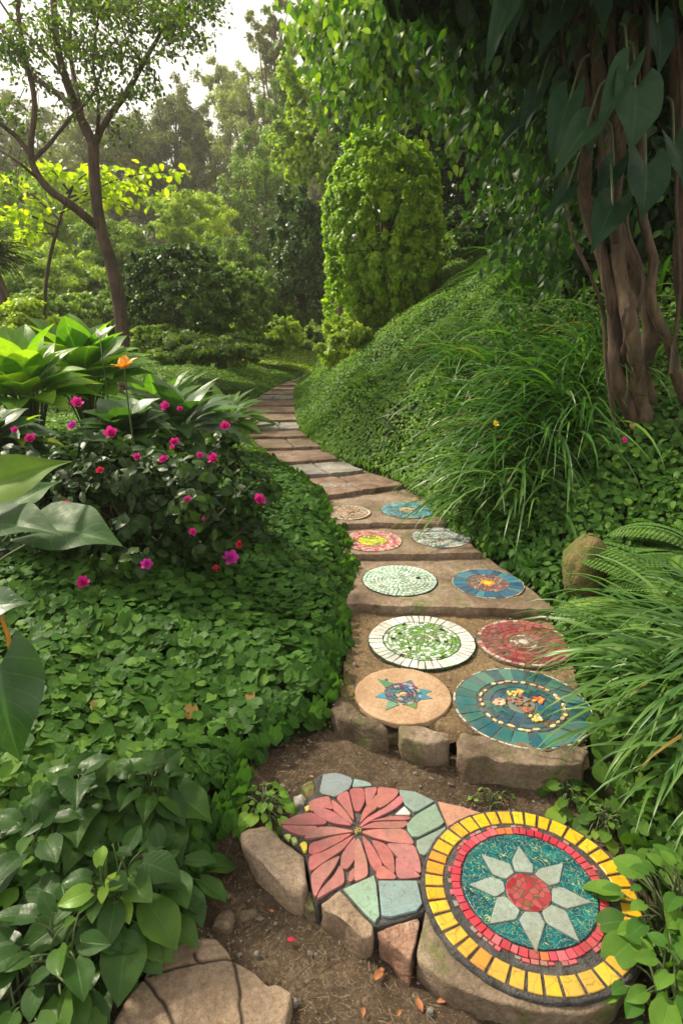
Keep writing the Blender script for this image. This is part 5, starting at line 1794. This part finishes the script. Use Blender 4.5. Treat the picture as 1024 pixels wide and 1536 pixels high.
woody('bush', 'shaded bush on the slope left of the high grass clump', 'bush', 765, 390, 80, 62, 8.6, 'bushdark', 8000, 9, T_OVAL, 70, .2, (.4, 1.), 1015, trunk=False, group=GB)
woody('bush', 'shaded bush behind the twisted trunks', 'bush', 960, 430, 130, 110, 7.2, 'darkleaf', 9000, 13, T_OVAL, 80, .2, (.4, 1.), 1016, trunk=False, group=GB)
# left and back woods
woody('tree', 'dark conifer like tree in the middle distance', 'tree', 268, 225, 72, 95, 36, 'olive', 12000, 7, T_DIAM, 130, .16, (.4, 1.), 1020, group=GB)
woody('tree', 'grey green tree left of the dark distant tree', 'tree', 175, 255, 95, 95, 34, 'olive', 13000, 7, T_DIAM, 120, .17, (.4, 1.), 1021, group=GB)
woody('tree', 'pale dry looking distant tree with bare twigs', 'tree', 375, 205, 70, 88, 34, 'pale', 7500, 7, T_DIAM, 110, .16, (.4, 1.), 1022, group=GB, tr=.22)
woody('tree', 'tall thin crowned tree against the white sky', 'tree', 412, 62, 48, 55, 32, 'olive', 2600, 8, T_DIAM, 34, .2, (.3, 1.), 1023, group=GB, tr=.16)
woody('tree', 'sparse light crowned tree left of the tallest thin one', 'tree', 338, 125, 36, 44, 38, 'pale', 2200, 7, T_DIAM, 34, .2, (.3, 1.), 1024, group=GB, tr=.18)
woody('tree', 'olive green tree behind the path end', 'tree', 400, 330, 70, 115, 24, 'mid', 13000, 7, T_DIAM, 120, .17, (.4, 1.), 1025, group=GB)
woody('bush', 'light grey green shrub mound above the rounded bush', 'bush', 290, 335, 66, 50, 20, 'light', 8000, 7, T_DIAM, 80, .18, (.4, 1.), 1026, trunk=False, group=GB)
woody('tree', 'yellowish tree behind the young tree at left', 'tree', 60, 330, 105, 80, 19, 'light', 12000, 8, T_DIAM, 100, .18, (.4, 1.), 1027, group=GB)
woody('bush', 'sunlit shrub mound at left behind the upright leaves', 'bush', 90, 430, 95, 60, 15, 'light', 10000, 8, T_DIAM, 90, .18, (.4, 1.), 1028, trunk=False, group=GB)
woody('bush', 'green shrub mound between young tree and far trees', 'bush', 185, 390, 70, 62, 17, 'mid', 8000, 8, T_DIAM, 80, .18, (.4, 1.), 1029, trunk=False, group=GB)
woody('tree', 'olive tree behind the dark rounded bush', 'tree', 340, 400, 62, 55, 17, 'mid', 7000, 7, T_DIAM, 70, .18, (.4, 1.), 1030, group=GB)
woody('tree', 'distant olive tree at far left', 'tree', 30, 235, 90, 90, 40, 'olive', 9000, 7, T_DIAM, 90, .18, (.4, 1.), 1031, group=GB)
woody('tree', 'distant green tree right of the pale dry one', 'tree', 440, 190, 50, 90, 27, 'mid', 6500, 7, T_DIAM, 80, .18, (.4, 1.), 1032, group=GB)

# far woodland closing the view: one mass
r = np.random.default_rng(55)
mb = MB()
for i in range(26):
    px_ = -150 + i * 46 + r.uniform(-15, 15)
    ty = np.interp(px_, [-150, 100, 250, 400, 480, 600, 1100], [250, 215, 215, 190, 150, 100, 100]) + r.uniform(-10, 30)
    Y = r.uniform(46, 60)
    cy_ = ty + 110
    blob_leaves(mb, dp(px_, cy_, Y), (pxs(70, 500, 300, Y), 3.5, pxs(120, 500, 300, Y)), 4200, pxs(9, 500, 300, Y), T_DIAM, r, (.3, 1), .6, 60, .2, .2)
o = mb.build('woods', M['olive'])
tag(o, 'far olive green woodland closing the valley', None, None, 'stuff')

# ================= yellow green hanging foliage, top middle =================
r = np.random.default_rng(77)
HT = dp(640, 300, 8.2)
e = empty('overhanging_tree', (3.4, 8.2, hz(3.4, 8.2)), 'tree with sunlit drooping leaves hanging over the top middle', 'tree')
pts = []
for (x0, y0, x1, y1, Y, k) in [(540, -20, 700, 60, 6.5, 26), (600, 40, 740, 120, 6.8, 22), (690, 110, 760, 170, 7.4, 10), (480, -20, 600, 40, 7.0, 14), (500, 60, 590, 130, 8.0, 8), (720, 60, 820, 200, 6.2, 16)]:
    for _ in range(k):
        pts.append(dp(r.uniform(x0, x1), r.uniform(y0, y1), Y + r.uniform(-.5, .5)))
mb = MB()
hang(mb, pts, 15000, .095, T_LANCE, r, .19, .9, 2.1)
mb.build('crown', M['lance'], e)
mb = MB()
tr0 = np.array([3.4, 8.2, hz(3.4, 8.2)])
tp = dp(760, -80, 7.6)
tube(mb, [tr0, (tr0 + tp) / 2 + np.array([.3, 0, 0]), tp], [.14, .11, .07], 10, 6, .1)
for q in pts[::6]:
    tube(mb, [tp, (tp + q) / 2 + np.array([0, 0, .25]), q], [.03, .018, .006], 6, 6, .1)
mb.build('trunk', M['bark'], e)

# ================= young tree on the left =================
YT = 7.6
tb = dp(185, 600, YT)
e = empty('young_tree', (tb[0], YT, hz(tb[0], YT)), 'slender young tree with forked reddish trunk at left', 'tree')


def limb(pts, rp, seed, name='limb', mat='bark_red'):
    P = [dp(q[0], q[1], YT + (q[2] if len(q) > 2 else 0)) for q in pts]
    R = [pxs(rp[0] + (rp[1] - rp[0]) * k / (len(pts) - 1), 150, 300, YT) for k in range(len(pts))]
    mb = MB()
    tube(mb, P, R, 10, 6, .10, seed=seed)
    return mb.build(name, M[mat], e), P


TW = []
_, P = limb([(192, 640), (183, 490), (170, 410), (152, 345), (143, 280), (140, 215)], (11, 8), 1, 'trunk')
for pts_, rp, sd_ in [([(140, 215), (118, 170), (100, 120, -.1), (85, 60, -.2), (78, -60, -.3)], (7.5, 4), 2), ([(140, 218), (160, 180), (190, 140, .1), (215, 95, .1), (245, 40, .2), (270, -40, .2)], (5.5, 2), 3),
                      ([(118, 172), (92, 145, .2), (45, 108, .3), (15, 60, .3), (-20, 10, .4)], (5, 3), 4), ([(153, 345), (110, 310, -.2), (72, 282, -.3), (50, 248, -.3), (47, 215, -.35), (52, 150, -.4), (35, 70, -.4), (20, -40, -.4)], (6.5, 2.5), 5),
                      ([(48, 235, -.3), (25, 205, -.3), (0, 185, -.4), (-40, 150, -.4)], (4, 2), 6), ([(50, 240, -.3), (75, 215, -.2), (105, 178, -.1), (140, 140), (160, 80)], (3.5, 1.5), 7),
                      ([(125, 185), (112, 120, .3), (105, 60, .4), (112, -30, .4)], (4.5, 2), 8), ([(100, 120, -.1), (60, 70, .1), (20, 30, .2), (-20, -30, .2)], (3, 1.2), 9),
                      ([(146, 205), (148, 150, -.3), (140, 90, -.3), (150, 10, -.3)], (3, 1.2), 10), ([(60, 270, -.3), (30, 245, -.5), (0, 225, -.5)], (2.5, 1), 11), ([(215, 95, .1), (190, 60, .1), (175, 0, .2)], (2, 1), 12)]:
    _, P = limb(pts_, rp, sd_)
    TW += P[1:]
r = np.random.default_rng(31)
mb, ml = MB(), MB()
# twigs with leaves strung along them
area = [(-20, 0, 260, 90, 80), (-20, 80, 120, 190, 22), (120, 60, 240, 150, 34), (240, -20, 350, 70, 42), (60, -20, 340, 30, 80), (100, 120, 230, 210, 7), (-20, 170, 60, 290, 14), (150, 190, 215, 240, 3)]
TWa = np.array(TW)
for (x0, y0, x1, y1, k) in area:
    for _ in range(k):
        q = dp(r.uniform(x0, x1), r.uniform(y0, y1), YT + r.uniform(-.9, .9))
        j = np.argmin(((TWa - q) ** 2).sum(1))
        s_ = TWa[j]
        d = q - s_
        L_ = np.linalg.norm(d)
        if L_ > .55:
            s_ = q - d / L_ * .55 + r.normal(0, .05, 3)
        tube(mb, [s_, (s_ + q) / 2 + r.normal(0, .04, 3), q], [.006, .004, .002], 4, 3)
        m_ = 26
        t_ = r.uniform(.25, 1.08, m_)
        Pl = s_ + (q - s_) * t_[:, None] + r.normal(0, .055, (m_, 3))
        leaves(ml, T_OVAL, Pl, nrm(r.normal(0, 1, (m_, 3)) + [0, 0, -.5]), nrm(r.normal(0, .6, (m_, 3)) + [0, 0, 1]), r.uniform(.035, .06, m_), .9, r.random(m_))
mb.build('twigs', M['twig'], e)
ml.build('crown', M['treeleaf'], e)

# yellow leaved branch behind it
e = empty('yellow_sapling', (*dp(60, 330, 9.4)[:2], hz(*dp(60, 330, 9.4)[:2])), 'sapling with luminous yellow green leaf tiers behind the young tree', 'tree')
mb, ml = MB(), MB()
rt = dp(60, 560, 9.4)
rt[2] = hz(rt[0], rt[1])
tube(mb, [rt, dp(70, 420, 9.4), dp(90, 330, 9.4), dp(110, 280, 9.4)], [.03, .025, .02, .012], 8, 5, .1)
for (a, b) in [((95, 310), (275, 255)), ((95, 300), (235, 285)), ((90, 320), (200, 305)), ((90, 330), (-10, 270)), ((85, 340), (-20, 330)), ((105, 290), (60, 255)), ((100, 290), (165, 262)), ((80, 350), (0, 380))]:
    A_, B_ = dp(a[0], a[1], 9.4), dp(b[0], b[1], 9.4 + r.uniform(-.8, .3))
    mid = (A_ + B_) / 2 + np.array([0, 0, .12])
    tube(mb, [A_, mid, B_], [.016, .01, .004], 5, 5)
    Q = catmull([A_, mid, B_], 14)
    m_ = 85
    k = r.integers(6, len(Q), m_)
    Pl = Q[k] + r.normal(0, 1, (m_, 3)) * [.10, .12, .045]
    leaves(ml, T_OVATE, Pl, nrm(r.normal(0, 1, (m_, 3)) + [.5, 0, -.4]), nrm(r.normal(0, .35, (m_, 3)) + [0, 0, 1]), r.uniform(.07, .11, m_), 1.1, r.random(m_))
mb.build('branches', M['bark_red'], e)
ml.build('leaves', M['yellow'], e)

# dark palm-like fan at the far left edge
e = empty('palm', (*dp(-20, 440, 8.5)[:2], hz(*dp(-20, 440, 8.5)[:2])), 'dark shaggy palm at the left photo edge', 'palm')
r = np.random.default_rng(88)
mb = MB()
c = dp(-12, 385, 8.5)
n = 260
blades(mb, np.repeat(c[None], n, 0) + r.normal(0, .05, (n, 3)), r.uniform(-3.14, 3.14, n), r.uniform(.4, .75, n), r.uniform(-.3, 1.2, n), r.uniform(-1.4, -.6, n), np.full(n, .012), r, 8)
mb.build('fronds', M['darkleaf'], e)
mb = MB()
b_ = c.copy()
b_[2] = hz(c[0], c[1])
tube(mb, [b_ + np.array([.15, 0, 0]), c], [.06, .05], 8, 5, .1)
tube(mb, [b_ + np.array([.45, 0, 0]), c + np.array([.05, 0, -.2])], [.03, .03], 8, 5, .1)
mb.build('trunk', M['twig'], e)

# ================= litter =================
r = np.random.default_rng(66)
mb = MB()
n = 1800
x, y = r.uniform(-.9, .9, n), r.uniform(.75, 2.7, n)
k = (x > xl(y)) & (x < xr(y))
x, y = x[k], y[k]
for xx, yy in zip(x, y):
    s_ = r.uniform(.0015, .006) * (1 if r.random() < .93 else 2.0)
    z = (TZ if yy > YA(xx) + .05 else hz(xx, yy) + .003) + s_ * .3
    P = nrm(r.normal(0, 1, (6, 3))) * s_ * r.uniform(.7, 1.3, (6, 1))
    P[:, 2] *= .6
    oc = np.array([(1, 0, 0), (-1, 0, 0), (0, 1, 0), (0, -1, 0), (0, 0, 1), (0, 0, -1)]) * s_ * r.uniform(.6, 1.3, (6, 1))
    tri = np.array([(0, 2, 4), (2, 1, 4), (1, 3, 4), (3, 0, 4), (2, 0, 5), (1, 2, 5), (3, 1, 5), (0, 3, 5)])
    a = r.uniform(0, 6.28)
    ca, sa = math.cos(a), math.sin(a)
    oc = oc @ np.array([[ca, -sa, 0], [sa, ca, 0], [0, 0, 1]]) * [1, 1, .7]
    mb.add(oc + [xx, yy, z], tri, (r.random(), 0, 0))
o = mb.build('gravel', M['pebble'], smooth=False)
tag(o, 'small pebbles and grit scattered on the bare dirt', None, None, 'stuff')
mb = MB()
n = 3500
x, y = r.uniform(-.8, .9, n), r.uniform(.75, 2.0, n)
k = (x > xl(y)) & (x < xr(y)) & (y < YA(x))
x, y = x[k], y[k]
for xx, yy in zip(x, y):
    L_, a = r.uniform(.008, .035), r.uniform(0, 6.28)
    b_ = np.array([xx, yy, hz(xx, yy) + .004])
    d = np.array([math.cos(a), math.sin(a), r.uniform(-.05, .2)]) * L_
    tube(mb, [b_, b_ + d * .5 + r.normal(0, .002, 3), b_ + d], [.0005, .0005, .0003], 3, 2)
o = mb.build('debris', M['straw'])
tag(o, 'fine dry rootlets and straw on the bare dirt', None, None, 'stuff')
for i, (px_, py_, L_, mt) in enumerate([(562, 1468, .030, 'deadleaf'), (625, 1500, .026, 'deadleaf'), (545, 1513, .018, 'deadleaf'), (432, 1410, .018, 'red'), (600, 1516, .014, 'deadleaf'), (410, 1368, .012, 'deadleaf'), (575, 1455, .014, 'deadleaf'), (668, 1500, .02, 'deadleaf'), (470, 1180, .012, 'deadleaf')]):
    p = gp(px_, py_, .036)
    p[2] = hz(p[0], p[1]) + .010
    mb = MB()
    a = r.uniform(0, 6.28)
    leaves(mb, T_OVATE, p[None], np.array([[math.cos(a), math.sin(a), .1]]), np.array([[.2, -.2, 1.]]), np.array([L_]), .8, np.array([.5]))
    o = mb.build('fallen_leaf', M[mt])
    tag(o, 'small curled brown leaf fallen on the bare dirt' if mt != 'red' else 'orange red fallen petal on dirt right of the small sunken stone', 'fallen leaf', 'fallen leaves on the dirt')
mb = MB()
tube(mb, [z6(520, 175, .040), z6(560, 140, .048), z6(610, 105, .046), z6(660, 85, .040)], [.0018, .0016, .0014, .0008], 6, 5)
o = mb.build('twig', M['twig'])
tag(o, 'thin bent dry twig lying between flagstone and border stones', 'twig')
for px_, py_, s_, lab in [(385, 1432, .008, 'white pebble right of the cracked flagstone tip'), (443, 1503, .006, 'tiny white pebble near flagstone right corner'), (645, 1517, .009, 'white chip below the ring mosaic stone base'), (622, 1175, .006, 'white pebble above the flower mosaic')]:
    p = gp(px_, py_, .036)
    o = rock('pebble', circ(s_, 12, p[:2]) + r.normal(0, s_ * .15, (12, 2)), hz(p[0], p[1]) + .016, .02, M['pebble'], bevel=s_ * .5, amp=.001, m=24, seed=int(px_))
    tag(o, lab, 'pebble')
# yellow blossoms in the grass
for px_, py_, Y, lab in [(742, 636, 3.5, 'yellow blossom in the big grass clump'), (757, 576, 4.0, 'small yellow blossom above the other in grass')]:
    o = flower(None, dp(px_, py_, Y), .022, M['yellow_f'], 'blossom', 1, 5, int(px_))
    tag(o, lab, 'blossom')
